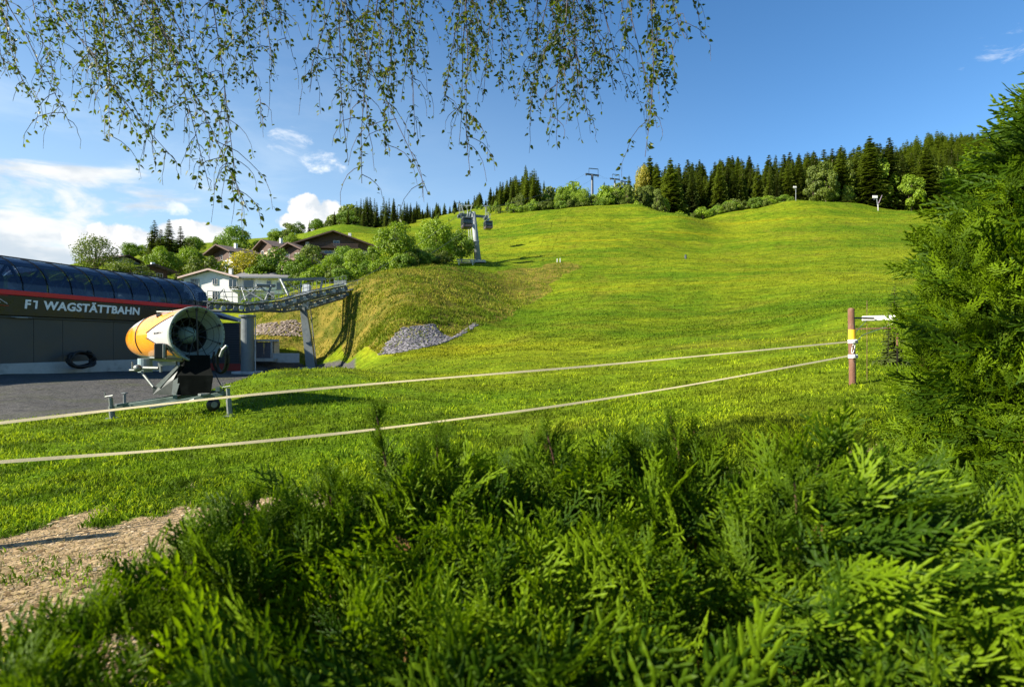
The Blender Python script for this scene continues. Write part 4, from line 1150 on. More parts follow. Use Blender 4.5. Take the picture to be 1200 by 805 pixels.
mb = MB(); mb.tube([b_ + Vector((.1, 0, 2.2)), b_ + Vector((1.3, 0, 5.0))], [.17, .10], 8); mb.build('lance', LIL, o)
for u_, lb in ((653, 'left of two short white pegs on the meadow edge'), (656.5, 'right of two short white pegs on the meadow edge')):
    b_ = G(u_, 106); mb = MB(); mb.tube([b_, b_ + Vector((0, 0, .75))], .07, 6); o = mb.build('marker_peg', PLAST); tag(o, lb, 'peg', 'white pegs on the meadow')
b_ = G(803.5, 104); mb = MB(); mb.tube([b_, b_ + Vector((0, 0, .8))], [.22, .16], 8); o = mb.build('marker_stump', DSTEEL); tag(o, 'short dark stump standing alone on the meadow knoll', 'stump')
b_ = G(546, 106); o = empty('picnic_table', b_, 'grey wooden picnic table under the tree by the pale tower', 'table')
mb = MB(); mb.box(b_ + Vector((0, 0, 1.0)), (3.6, 1.0, .1), None, .02); mb.build('tabletop', WWOOD, o)
for sx in (-1.3, 1.3):
    mb = MB(); mb.box(b_ + Vector((sx, 0, .5)), (.14, .8, 1.0), None, .02); mb.build('leg', WWOOD, o)
for sy in (-1, 1):
    mb = MB(); mb.box(b_ + Vector((0, sy, .55)), (3.2, .35, .08), None, .02); mb.build('bench', WWOOD, o)

# ------------------------------------------------------------------ houses
PLASTER = mat('white render', (.74, .73, .70), .85, .06, 1.5, .05, dirt=(.62, .60, .56), dscale=.5)
ROOFG = mat('grey roof tiles', (.17, .165, .17), .8, .25, 3, .2)
ROOFB = mat('brown roof boards', (.105, .075, .06), .8, .3, 3, .2)
TIMB = mat('dark timber', (.085, .05, .035), .75, .35, 2, .2)
TRIM = mat('pinkish verge board', (.55, .40, .34), .7, .1, 2)
FRAME = mat('window frame', (.50, .48, .46), .5, .1, 3)
def slabroof(mb, c, hw, d0, d1, eave, ridge_, over, th, rot, sgn):
    pass
def house(u, d, base_z, wd, dp, eave, ridge_, yaw, label, wins, wall, roofm, over=.9, name='house', th=.22, balcony=None, trim=None, upper=None):
    """gable end faces the camera; local x right, y away"""
    c = Vector(((u - 600) / F * d, d, base_z))
    root = empty(name, (0, 0, 0), label, 'house')
    hw = wd / 2
    gab = [(-hw, 0, -3), (hw, 0, -3), (hw, 0, eave), (0, 0, ridge_ - .12), (-hw, 0, eave)]
    mb = MB(); mb.prism([Vector(p) for p in gab], 0, Vector((0, dp, 0))); mb.build('wall', wall, root)
    if upper:
        mb = MB(); z0 = upper[0]; sl_ = (ridge_ - eave) / hw
        hz = [(-hw - .03, -.06, z0), (hw + .03, -.06, z0), (hw + .03, -.06, eave), (0, -.06, ridge_ - .15), (-hw - .03, -.06, eave)]
        mb.prism([Vector(p) for p in hz], 0, Vector((0, .05, 0))); mb.build('timber_front', upper[1], root)
    slope = (ridge_ - eave) / hw
    rf = None
    for sg in (-1, 1):
        e = Vector((sg * (hw + over), -over * 1.3, eave - over * slope)); rg = Vector((0, -over * 1.3, ridge_)); n_ = Vector((sg * slope, 0, 1)).normalized()
        mb = MB(); mb.prism([e, rg, rg + n_ * th, e + n_ * th][::sg], 0, Vector((0, dp + over * 2.3, 0))); r_ = mb.build('roof', roofm, root)
        mb = MB(); mb.beam(e + Vector((0, -.04, th * .5)), rg + Vector((0, -.04, th * .6)), .08, .34); mb.build('verge_board', trim or TIMB, r_)
    for (x, z, w_, h_) in wins:
        mb = MB(); mb.box((x, -.10, z), (w_ + .24, .14, h_ + .24), None, .02); f_ = mb.build('window', FRAME, root)
        mb = MB(); mb.box((x, -.155, z), (w_, .06, h_), None, .01); mb.build('pane', DARKGLASS, f_)
        mb = MB(); mb.box((x, -.18, z), (.07, .05, h_)); mb.build('mullion', FRAME, f_)
    if balcony:
        for (x0, x1, z) in balcony:
            mb = MB(); mb.box(((x0 + x1) / 2, -.75, z), (x1 - x0, 1.4, .16), None, .02)
            mb.box(((x0 + x1) / 2, -1.43, z + 1.0), (x1 - x0, .09, .12)); k = x0 + .08
            while k < x1: mb.box((k, -1.43, z + .5), (.12, .05, 1.0)); k += .26
            mb.build('balcony', TIMB, root)
    mb = MB(); mb.box((hw * .3, dp * .4, ridge_ + .2), (.7, .7, 1.6), None, .03); mb.build('chimney', PLASTER, root)
    root.location = c; root.rotation_euler = (0, 0, yaw)
    return root
pxm = 118 / F
zh = P(250, 351, 118).z
house(247, 118, zh, 11.6, 12, 4.6, 6.15, R(-2), 'white gabled house with pinkish verge boards above the station end', [(-3.4, 3.55, 1.7, 1.5), (.95, 3.75, .85, 1.1), (4.8, 3.4, 1.6, 1.5), (-2.0, .7, 1.1, 1.7), (1.0, .8, 1.0, 1.7)], PLASTER, ROOFG, .75, trim=TRIM, balcony=None)
wing = empty('house', (0, 0, 0), 'long white wing with grey roof right of the gabled white house', 'house')
wc = Vector(((303 - 600) / F * 119, 119, zh))
mb = MB(); mb.box((0, 4.5, .85), (10.4, 9, 7.7)); mb.build('wall', PLASTER, wing)
mb = MB(); mb.prism([(-5.4, -1.3, 4.55), (6.6, -1.3, 4.55), (5.6, 5.5, 6.3), (-5.4, 5.5, 6.3)], 0, Vector((0, .06, .25))); mb.build('roof', ROOFG, wing)
mb = MB(); mb.prism([(-5.4, 10.3, 4.55), (6.6, 10.3, 4.55), (5.6, 5.5, 6.3), (-5.4, 5.5, 6.3)][::-1], 0, Vector((0, -.06, .25))); mb.build('roof', ROOFG, wing)
mb = MB(); mb.box((0.6, -1.36, 4.6), (12, .14, .3)); mb.build('gutter', GSTEEL, wing)
for (x, z, w_, h_) in [(-2.0, 3.35, 2.0, 1.5), (2.2, 3.3, .8, 1.3), (4.3, 2.9, .9, 1.5), (-5.0 + .9, .8, .9, 1.6), (-1.4, .8, 1.6, 1.6), (2.6, .9, 1.2, 1.3)]:
    mb = MB(); mb.box((x, -.10, z), (w_ + .24, .14, h_ + .24), None, .02); f_ = mb.build('window', FRAME, wing)
    mb = MB(); mb.box((x, -.155, z), (w_, .06, h_), None, .01); mb.build('pane', DARKGLASS, f_)
mb = MB(); mb.box((-2, -1.0, 1.95), (6.5, 1.7, .18), None, .02); mb.build('balcony', PLASTER, wing)
FL = foliage_mat('balcony flowers', (.03, .06, .01), (.10, .14, .02), .2)
mb = MB()
for k in range(160):
    p = Vector((rnd.uniform(-5.2, 1.1), -1.85 + rnd.uniform(-.15, .1), 2.25 + rnd.uniform(-.15, .3))); a_ = Vector((rnd.uniform(-1, 1), rnd.uniform(-1, 1), rnd.uniform(-1, 1))).normalized() * .16; b_ = a_.cross(Vector((rnd.random(), rnd.random(), 1))).normalized() * .12
    mb.add([p - a_, p + b_, p + a_, p - b_], [[0, 1, 2, 3]])
mb.build('flower_box', FL, wing)
wing.location = wc; wing.rotation_euler = (0, 0, R(3))
zh2 = P(262, 314, 150).z
hh = house(262, 150, zh2 - .6, 9.5, 6.5, 4.7, 6.4, R(-32), 'white alpine house with wide brown roof behind the yellow tree', [(3.4, 3.7, .9, .95), (3.4, 1.0, 1.0, .95), (-1, 3.4, 1.2, 1.1), (-1, .9, 1.3, 1.2)], PLASTER, ROOFB, 1.7, balcony=[(-4.6, 1.2, 2.2)], upper=(2.6, TIMB))
# right side wall of that house carries windows as well
for z in (1.2, 3.6):
    for y in (1.6, 5):
        mb = MB(); mb.box((4.75 + .06, y, z), (.14, 1.25, 1.2), None, .02); f_ = mb.build('window', FRAME, None); f_.parent = hh
        mb = MB(); mb.box((4.75 + .12, y, z), (.08, 1.0, .95), None, .01); p_ = mb.build('pane', DARKGLASS, None); p_.parent = f_
house(392, 140, P(392, 313, 140).z, 19.5, 14, 5.2, 8.6, R(8), 'broad dark timber chalet with low roof half hidden by trees', [(-1.5, 3.3, 1.6, 1.4), (3.2, 3.3, 1.6, 1.4), (-5, 3.2, 1.3, 1.3), (0.5, 5.9, 1.3, 1.2), (-1.5, 1.0, 1.6, 1.3), (3.2, 1.0, 1.6, 1.3)], mat('cream render', (.55, .48, .38), .85, .08, 2), ROOFB, 1.5, name='chalet', balcony=[(-8.5, 8.5, 2.0), (-6, 6, 4.6)], upper=(4.2, TIMB))
house(343, 136, P(343, 316, 136).z, 7.5, 9, 4.6, 6.2, R(-25), 'small brown timbered house left of the broad chalet', [(-1.6, 3.2, 1.1, 1.2), (1.6, 3.2, 1.1, 1.2), (1.6, .9, 1.1, 1.2)], mat('pinkish render', (.50, .36, .28), .85, .1, 2), ROOFB, 1.2, balcony=[(-3.5, 3.5, 2.0)], upper=(2.9, TIMB))
house(178, 122, P(178, 335, 122).z, 6.0, 6, 3.5, 4.4, R(50), 'small house with shallow grey roof between the yellowish and round trees', [(-1.5, 2.2, 1, 1.1), (1.5, 2.2, 1, 1.1)], PLASTER, ROOFG, 1.4, upper=(1.2, TIMB))
house(146, 150, P(146, 321, 150).z, 9, 8, 3.2, 4.8, R(70), 'far roof peeping out behind the broad linden tree', [(-1.5, 1.8, 1, 1.1), (1.5, 1.8, 1, 1.1)], PLASTER, ROOFB, 1.2)
house(312, 160, P(312, 305, 160).z, 10, 9, 3.5, 5.6, R(-40), 'brown roofed house on the slope right of the yellow tree', [(-2, 2.2, 1.2, 1.2), (2, 2.2, 1.2, 1.2)], mat('ochre render', (.45, .34, .24), .85, .1, 2), ROOFB, 1.1, upper=(2.4, TIMB))
# ------------------------------------------------------------------ trees
BARK = mat('bark', (.12, .085, .06), .9, .3, 4, .4)
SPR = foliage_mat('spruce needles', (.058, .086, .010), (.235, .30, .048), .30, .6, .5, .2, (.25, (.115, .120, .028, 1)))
SPRD = foliage_mat('dark spruce needles', (.036, .062, .014), (.165, .20, .044), .24, .6, .4, .2)
LEAF = foliage_mat('broad leaves', (.085, .155, .006), (.30, .43, .020), .32, .5, .35, .3, (.35, (.15, .17, .02, 1)))
LEAFD = foliage_mat('deep green leaves', (.050, .105, .008), (.18, .28, .018), .3, .5, .3, .3)
LEAFY = foliage_mat('yellowing leaves', (.13, .14, .012), (.42, .36, .025), .32, .5, .2, .3)
LEAFP = foliage_mat('dull olive leaves', (.060, .092, .010), (.175, .225, .026), .3, .5, .3, .3)

def spruce_proto(seed, H=20.0, Rm=3.1, levels=26, per=9, skirt=.02, material=None, full=1.0):
    Rm *= 1.3; levels = int(levels * 1.45)
    r = random.Random(seed); V, Fc, T = [], [], []
    def tri(a, b, c, ta, tb, tc):
        i = len(V); V.extend((a, b, c)); T.extend((ta, tb, tc)); Fc.append((i, i + 1, i + 2))
    lean = Vector((r.uniform(-.25, .25), r.uniform(-.25, .25), 0))
    for L in range(levels):
        f = (L + r.uniform(-.2, .2)) / levels; f = min(max(f, 0), .985)
        z = H * (skirt + (1 - skirt) * f)
        rad = Rm * (1 - f) ** .82 * r.uniform(.78, 1.12) + .12
        n = max(4, int(per * (1 - f * .45)))
        a0 = r.uniform(0, 6.28)
        for k in range(n):
            if r.random() > .93 * full: continue
            a = a0 + 6.283 * k / n + r.uniform(-.25, .25); L_ = rad * r.uniform(.70, 1.15)
            d = Vector((math.cos(a), math.sin(a), 0)); s = Vector((-d.y, d.x, 0))
            dz = -.42 * (1 - f) - .05 + .35 * f * f
            base = Vector((0, 0, z)) + lean * f
            tipc = r.uniform(.55, 1)
            pts = [base, base + d * L_ * .5 + Vector((0, 0, L_ * dz * .45 + .06 * L_)), base + d * L_ + Vector((0, 0, L_ * dz * .8 + .10 * L_ * (1 - f)))]
            wd = .18 + .24 * L_ * r.uniform(.8, 1.2)
            m1, m2 = pts[1] + s * wd, pts[1] - s * wd
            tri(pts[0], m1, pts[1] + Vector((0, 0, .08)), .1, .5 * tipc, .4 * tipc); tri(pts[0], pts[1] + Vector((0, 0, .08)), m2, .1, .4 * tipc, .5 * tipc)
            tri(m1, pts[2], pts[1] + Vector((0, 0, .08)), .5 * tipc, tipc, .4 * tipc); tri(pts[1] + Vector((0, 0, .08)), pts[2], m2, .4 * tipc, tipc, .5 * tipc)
            for q in (.35, .6, .85):                    # hanging side twigs
                for sg in (-1, 1):
                    p = pts[0].lerp(pts[1], q * 2) if q < .5 else pts[1].lerp(pts[2], q * 2 - 1)
                    w_ = L_ * .20 * (1.2 - q * .5) * r.uniform(.7, 1.3) + .08
                    tri(p + d * w_ * .3, p - d * w_ * .5, p + s * sg * w_ * 1.3 + d * w_ * .5 - Vector((0, 0, w_ * r.uniform(.5, 1.3))), .3 * tipc, .15, tipc * r.uniform(.6, 1))
    root = empty('spruce_tree', (0, 0, 0))
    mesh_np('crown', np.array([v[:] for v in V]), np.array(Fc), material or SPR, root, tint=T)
    mb = MB(); mb.tube([(0, 0, -1.0), (lean.x * .4, lean.y * .4, H * .4), (lean.x, lean.y, H * .97)], [.24, .16, .02], 6); mb.build('trunk', BARK, root)
    root['H'] = H
    return root

def leafy_proto(seed, H=9.0, Wd=7.0, nclump=26, per=270, leaf=.36, material=None, trunkh=.22, shape=1.0, name='broadleaf_tree', gaps=.0):
    r = random.Random(seed); g = np.random.default_rng(seed)
    root = empty(name, (0, 0, 0))
    cz = H * (trunkh + (1 - trunkh) * .48); rz = H * (1 - trunkh) * .5; rx = Wd / 2
    cl = []
    for k in range(nclump):
        for _ in range(30):
            v = Vector((r.gauss(0, 1), r.gauss(0, 1), r.gauss(0, 1))).normalized() * r.uniform(.50, .88) ** .7
            zz = v.z
            tap = 1.0 - max(0, zz) * .35 * shape
            c = Vector((v.x * rx * tap, v.y * rx * tap, cz + v.z * rz))
            rc = rx * r.uniform(.28, .46)
            if all((c - o[0]).length > rc * .55 for o in cl): break
        cl.append((c, rc))
    n = nclump * per
    ci = g.integers(0, nclump, n)
    C_ = np.array([c[0][:] for c in cl])[ci]; Rr = np.array([c[1] for c in cl])[ci]
    nd = g.normal(size=(n, 3)); nd /= np.linalg.norm(nd, axis=1)[:, None]
    ctr = C_ + nd * (Rr * g.uniform(.55, 1.08, n) ** .6)[:, None] * np.array([1, 1, .82])
    outw = ctr - np.array([0, 0, cz]); outw /= np.linalg.norm(outw, axis=1)[:, None]
    nn = nd * .5 + outw * .35 + g.normal(size=(n, 3)) * .55 + np.array([0, 0, .25]); nn /= np.linalg.norm(nn, axis=1)[:, None]
    t1 = np.cross(nn, g.normal(size=(n, 3))); t1 /= np.linalg.norm(t1, axis=1)[:, None]; t2 = np.cross(nn, t1)
    s = (leaf * g.uniform(.6, 1.3, n))[:, None]
    vs = np.stack([ctr - t1 * s * .6, ctr + t2 * s * .34 + nn * s * .08, ctr + t1 * s * .6, ctr - t2 * s * .34 + nn * s * .08], 1).reshape(-1, 3)
    fc = (np.arange(n) * 4)[:, None] + np.array([0, 1, 2, 3])
    shade = g.uniform(.25, 1, nclump)[ci] * .45 + g.uniform(0, .55, n)
    mesh_np('crown', vs, fc, material or LEAF, root, tint=np.repeat(shade, 4))
    mb = MB(); mb.tube([(0, 0, -.8), (.05, 0, H * trunkh), (0, .05, cz + rz * .4)], [H * .028, H * .022, H * .006], 8); mb.build('trunk', BARK, root)
    mb = MB()
    for c, rc in cl[::2]: mb.tube([(0, 0, H * trunkh * .9 + r.uniform(0, rz * .4)), Vector((c.x * .5, c.y * .5, (c.z + H * trunkh) * .5 + .3)), c], [H * .010, H * .006, .015], 5)
    mb.build('limbs', BARK, root)
    root['H'] = H
    return root

SP = [spruce_proto(s, 20, R_, lv, pr, sk) for s, R_, lv, pr, sk in ((1, 3.0, 26, 9, .03), (2, 3.6, 28, 10, .02), (3, 2.6, 24, 9, .04), (4, 4.0, 27, 10, .02), (5, 3.2, 25, 9, .06), (6, 2.3, 26, 8, .05))]
SPD = [spruce_proto(s, 20, R_, lv, pr, sk, SPRD) for s, R_, lv, pr, sk in ((11, 2.9, 25, 9, .03), (12, 3.5, 26, 10, .03), (13, 2.5, 24, 8, .05))]
BL = [leafy_proto(21, 9, 8), leafy_proto(22, 9, 7.2, 24), leafy_proto(23, 9, 8.6, 28, 230), leafy_proto(24, 9, 6.4, 22, 230, .34, None, .15)]
BLD = [leafy_proto(31, 9, 8, 26, 230, .36, LEAFD), leafy_proto(32, 9, 7, 22, 230, .36, LEAFD, .12)]
BLY = [leafy_proto(41, 9, 8, 24, 200, .36, LEAFY), leafy_proto(42, 9, 8.4, 22, 200, .36, LEAFP)]
BLP = [leafy_proto(51, 9, 6.5, 20, 220, .40, LEAFP, .06, 1.2), leafy_proto(52, 9, 5.2, 20, 220, .38, LEAFP, .05, 1.4), leafy_proto(53, 9, 6.0, 22, 220, .38, LEAF, .05, 1.3)]
LIND = [leafy_proto(61, 9, 8.2, 40, 110, .30, LEAFP, .12, 1.0)]
BUSH = [leafy_proto(71, 3, 4.2, 14, 150, .30, LEAF, .02, .5, 'bush'), leafy_proto(72, 3, 4.0, 14, 150, .28, LEAFD, .02, .5, 'bush'), leafy_proto(73, 3, 4.4, 14, 150, .30, LEAFP, .02, .5, 'bush')]
used = set()
TONES = [(SPD, 'dark'), (SP, 'olive'), (BL, 'bright green'), (BLD, 'deep green'), (BLY, 'yellowish'), (BLP, 'pale'), (BUSH[:1], 'bright green'), (BUSH[1:2], 'deep green'), (BUSH[2:], 'dull olive')]
GR = {'front rank spruces of the hilltop forest': (778, 1130), 'rear spruces of the hilltop forest': (775, 1150), 'dark spruces on the left ridge': (418, 520), 'spruces on the distant ridge': (480, 612),
      'spruces of the tall ridge cluster': (578, 643), 'shrubby trees along the crest': (624, 762), 'bush belt at the crest dip': (788, 934), 'bushes along the bank top': (345, 520), 'low bushes on the crest': (600, 760),
      'garden bushes below the white houses': (200, 360), 'garden bushes between the alpine houses': (255, 345), 'trees along the far left skyline': (318, 418), 'trees on the slope above the village': (150, 345),
      'broadleaf trees at the left meadow edge': (505, 585), 'pale trees before the spruce cluster': (570, 612), 'broadleaf trees at the forest corner': (735, 790), 'undergrowth trees at the forest foot': (940, 1110), 'pale trees mixed into the hilltop forest': (778, 1130)}
def plant(proto, u, d, label, cat, group=None, vtop=None, h=None, wpx=None, sink=.0, rot=None, wf=1.0):
    b_ = G(u, d, -sink)
    if group in GR:
        lo_, hi_ = GR[group]; q_ = (u - lo_) / (hi_ - lo_)
        third = 'left' if q_ < .333 else 'middle' if q_ < .667 else 'right'
        tone = [nm for lst, nm in TONES if proto in lst][0]
        label = label.replace('{third}', third).replace('{tone}', tone).replace('{size}', '' if 'spruce' not in label else 'slender ' if wf < .97 else 'broad ' if wf > 1.12 else '')
    if vtop is not None: h = max(1.0, CZ - (vtop - 402.5) / F * d - b_.z)
    k = h / proto['H']
    if proto.name in used: o = copy_tree(proto)
    else: o = proto; used.add(proto.name)
    o.location = b_
    kx = k * wf
    o.scale = (kx, kx, k)
    o.rotation_euler = (0, 0, rnd.uniform(0, 6.28) if rot is None else rot)
    for key in ('label', 'group'):
        if key in o: del o[key]
    tag(o, label, cat, group)
    return o

# -- village trees, left
one = [
 (LIND[0], 112, 106, 273, 'broad open linden tree standing alone above the dark station roof', 1.05),
 (BLY[1], 153, 98, 304, 'low yellowish green tree right of the linden above the station roof', 1.5),
 (SPD[1], 181, 150, 257, 'leftmost spruce of the dark clump above the village', 1.25),
 (SPD[0], 198, 153, 256, 'tallest middle spruce of the dark clump above the village', 1.35),
 (SPD[2], 188, 146, 268, 'shorter bluish spruce in front of the dark village clump', 1.9),
 (SPD[2], 212, 152, 264, 'rightmost ragged conifer of the dark clump above the village', 1.7),
 (BL[0], 190, 128, 291, 'bright round tree left of the white gabled house roof', .95),
 (BL[1], 221, 138, 288, 'bright round tree behind the ridge of the white gabled house', .9),
 (BL[3], 207, 132, 296, 'paler tree squeezed between the two bright round trees', .9),
 (BLP[0], 240, 124, 291, 'dull olive tree left of the alpine house with wide roof', .9),
 (BLD[0], 275, 175, 263, 'tall dark broadleaf tree on the skyline above the alpine house', .95),
 (BLP[2], 279, 160, 282, 'smaller pale tree below the tall dark skyline tree', 1.1),
 (BLY[0], 291, 126, 293, 'bright yellow tree between the white house and the alpine house', 1.0),
 (BL[3], 262, 126, 304, 'small green tree in front of the alpine house', .9),
 (BLD[1], 326, 125, 291, 'deep green tree right of the yellow tree', 1.15),
 (BLP[2], 309, 125, 305, 'low green shrub tree right of the yellow tree foot', 1.3),
 (BLP[0], 366, 122, 280, 'tall loose tree in front of the chalet left end', .95),
 (BLD[1], 352, 118, 297, 'dark tree below the small brown house', 1.0),
 (BL[1], 388, 98, 297, 'rounded tree in front of the chalet middle above the gantry', .95),
 (BL[2], 418, 94, 291, 'rounded tree right of the gantry in front of the chalet', .85),
 (BLD[0], 404, 106, 287, 'dark tree tucked behind two rounded trees before the chalet', .9),
 (BLP[2], 437, 100, 286, 'green tree between the chalet and the biggest round tree', .9),
 (BL[0], 464, 84, 262, 'biggest bright round tree at the top of the rough bank', .92),
 (BL[2], 511, 104, 257, 'second big round tree standing behind the biggest one', .85),
 (BLD[0], 503, 90, 289, 'low dark round tree at the bank top right of the biggest one', 1.15),
 (BL[3], 483, 88, 284, 'medium tree filling the gap beside the biggest round tree', 1.05),
 (BLD[1], 541, 110, 268, 'dark round tree just left of the pale tower', .95),
 (BLP[1], 527, 112, 272, 'slim tree left of the dark tree by the pale tower', 1.0),
 (BLD[1], 430, 82, 306, 'dark low tree on the bank edge left of the biggest round tree', 1.3),
 (BL[1], 398, 84, 312, 'low bright tree above the right end of the catwalk', 1.3),
 (SPD[1], 62, 260, 310, 'tiny left spruce top peeping over the station roof', 1.5),
 (SPD[0], 72, 255, 308, 'tiny right spruce top peeping over the station roof', 1.5),
]
for pr, u_, d_, vt, lb, wf in one:
    plant(pr, u_, d_, lb, 'tree', None, vt, wf=wf, rot=rnd.uniform(0, 6.28))
for k in range(30):
    u_ = rnd.uniform(300, 520); d_ = np.interp(u_, [300, 400, 450, 530], [74, 67, 74, 89]) + rnd.uniform(0, 9)
    if 296 < u_ < 345: continue
    plant(rnd.choice(BUSH), u_, d_, '{tone} bush on the {third} third of the bank edge under the round trees', 'bush', 'bushes along the bank top', h=rnd.uniform(1.2, 2.6))
for k in range(34):
    u_ = rnd.uniform(200, 360); d_ = rnd.uniform(96, 113) if u_ > 330 else rnd.uniform(84, 104)
    plant(rnd.choice(BUSH), u_, d_, '{tone} garden bush in the {third} third of the white house gardens', 'bush', 'garden bushes below the white houses', h=rnd.uniform(.8, 1.7))
for k in range(26):
    u_ = rnd.uniform(150, 345); d_ = rnd.uniform(166, 196)
    plant(rnd.choice(BL + BLD + BLP), u_, d_, '{tone} small tree on the {third} third of the slope above the village', 'tree', 'trees on the slope above the village', h=rnd.uniform(4, 7))
for k in range(16):
    u_ = rnd.uniform(255, 345); d_ = rnd.uniform(124, 150)
    plant(rnd.choice(BUSH), u_, d_, '{tone} garden bush on the {third} third of the slope between chalets', 'bush', 'garden bushes between the alpine houses', h=rnd.uniform(1.0, 2.4))
# skyline hedge trees on the far left meadow
for k in range(26):
    u_ = rnd.uniform(318, 418); d_ = rnd.uniform(225, 262); vt = np.interp(u_, [318, 345, 400, 418], [274, 266, 255, 246]) + rnd.uniform(-6, 5)
    plant(rnd.choice(BUSH + BLD) if k % 3 else rnd.choice(SPD), u_, d_, '{tone} small tree in the {third} third of the far left skyline row', 'tree', 'trees along the far left skyline', vtop=vt, wf=1.2)
for u_, d_, vt, lb in ((392, 205, 247, 'left spruce of the pair above the chalet roof'), (408, 200, 243, 'right spruce of the pair above the chalet roof'), (372, 215, 256, 'rounded dark tree left of the spruce pair above the chalet')):
    plant(SPD[0] if u_ > 380 else BLD[0], u_, d_, lb, 'tree', None, vtop=vt, wf=1.1)
# dark spruce row behind the round trees
for k in range(34):
    u_ = 419 + k * 2.9 + rnd.uniform(-1.5, 1.5); d_ = rnd.uniform(222, 275)
    vt = np.interp(u_, [419, 450, 480, 500, 520], [229, 234, 238, 240, 240]) + rnd.uniform(-5, 8)
    plant(rnd.choice(SPD), u_, d_, 'dark spruce in the {third} third of the dense row behind the round trees', 'tree', 'dark spruces on the left ridge', vtop=vt, wf=.95)
for k in range(84):
    u_ = rnd.uniform(480, 612); d_ = rnd.uniform(262, 360)
    vt = np.interp(u_, [480, 540, 575, 612], [243, 236, 222, 200]) + rnd.uniform(-3, 16)
    plant(rnd.choice(SPD + SP[:1]), u_, d_, '{tone} distant spruce on the {third} third of the ridge behind the pale tower', 'tree', 'spruces on the distant ridge', vtop=vt, wf=1.4)
for k in range(12):
    u_ = rnd.uniform(505, 585); d_ = rnd.uniform(205, 245); vt = np.interp(u_, [505, 585], [252, 238]) + rnd.uniform(-4, 8)
    plant(rnd.choice(BLP + BLD), u_, d_, '{tone} tree on the {third} third of the meadow edge left of the spruces', 'tree', 'broadleaf trees at the left meadow edge', vtop=vt, wf=.8)
# tall cluster at 575-640
for k in range(24):
    u_ = rnd.uniform(578, 643); d_ = rnd.uniform(214, 262)
    vt = np.interp(u_, [575, 598, 612, 624, 634, 645], [226, 208, 196, 194, 204, 226]) + rnd.uniform(-3, 14)
    plant(rnd.choice(SPD + SP), u_, d_, '{tone} spruce in the {third} part of the cluster left of the skyline towers', 'tree', 'spruces of the tall ridge cluster', vtop=vt, wf=.95)
for k in range(14):
    u_ = rnd.uniform(570, 612); d_ = rnd.uniform(203, 216); vt = np.interp(u_, [570, 612], [240, 222]) + rnd.uniform(-4, 8)
    plant(rnd.choice(BLP), u_, d_, 'pale slender tree at the {third} front of the tall spruce cluster', 'tree', 'pale trees before the spruce cluster', vtop=vt, wf=.55)
# bushes and small trees along the crest
for k in range(62):
    u_ = rnd.uniform(624, 762); d_ = rnd.uniform(203, 232)
    vt = np.interp(u_, [624, 640, 665, 690, 720, 750, 765], [232, 224, 217, 226, 219, 221, 214]) + rnd.uniform(-3, 14)
    plant(rnd.choice(BLP + BL + BLD + BUSH), u_, d_, '{tone} shrubby tree in the {third} third of the row below the skyline towers', 'tree', 'shrubby trees along the crest', vtop=vt, wf=.75)
for u_, d_, vt, lb in ((672, 226, 213, 'small single spruce left of the nearest skyline tower'), (708, 214, 213, 'left of two small spruces right of the nearest skyline tower'), (713, 216, 216, 'right of two small spruces right of the nearest skyline tower'),
                       (737, 226, 205, 'spruce tip beside the smallest skyline tower'), (763, 222, 182, 'tall tree with a yellow top at the left end of the right forest'), (755, 226, 190, 'dark tree left of the yellow topped tree'), (770, 218, 190, 'dark tree right of the yellow topped tree'), (787, 206, 184, 'great olive spruce at the corner of the hill crest forest'), (779, 214, 198, 'spruce left of the great corner spruce')):
    plant(SP[1] if u_ in (787, 763) else rnd.choice(SP), u_, d_, lb, 'tree', None, vtop=vt, wf=1.35 if u_ > 750 else .9)
plant(BLY[0], 753, 219, 'small yellow tree high at the left end of the right forest', 'tree', None, vtop=192, wf=.35)
for k in range(9):
    u_ = rnd.uniform(735, 790); plant(rnd.choice(BLP), u_, rnd.uniform(203, 209) if u_ < 770 else rnd.uniform(196, 202), 'pale broadleaf tree at the {third} foot of the corner spruces', 'tree', 'broadleaf trees at the forest corner', vtop=rnd.uniform(212, 232), wf=.7)
# right forest: front rank, then ranks behind up the slope
tops = ([775, 800, 845, 880, 900, 945, 975, 1000, 1020, 1043, 1060, 1085, 1120], [195, 191, 187, 185, 184, 181, 177, 174, 169, 169, 175, 180, 178])
spread = []
for k in range(74):
    u_ = 778 + k * 4.7 + rnd.uniform(-2.5, 2.5); d_ = rnd.uniform(212, 232) + (6 if u_ < 900 else 0)
    vt = np.interp(u_, *tops) + abs(rnd.gauss(5, 8))
    pr = rnd.choice(SP) if rnd.random() < .8 else rnd.choice(SPD)
    if rnd.random() < .14:
        plant(rnd.choice(BLP), u_, d_ - 6, 'pale round tree mixed into the {third} third of the hilltop forest front', 'tree', 'pale trees mixed into the hilltop forest', vtop=vt + 10, wf=.7); continue
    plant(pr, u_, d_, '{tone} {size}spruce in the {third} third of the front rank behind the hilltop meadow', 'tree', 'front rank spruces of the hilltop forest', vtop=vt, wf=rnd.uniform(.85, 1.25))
for k in range(135):
    u_ = rnd.uniform(775, 1150); d_ = rnd.uniform(236, 300)
    vt = np.interp(u_, *tops) + rnd.uniform(-5, 9)
    plant(rnd.choice(SP + SPD), u_, d_, '{tone} spruce top showing in the {third} third of the rear ranks of the hilltop forest', 'tree', 'rear spruces of the hilltop forest', vtop=vt, wf=1.35)
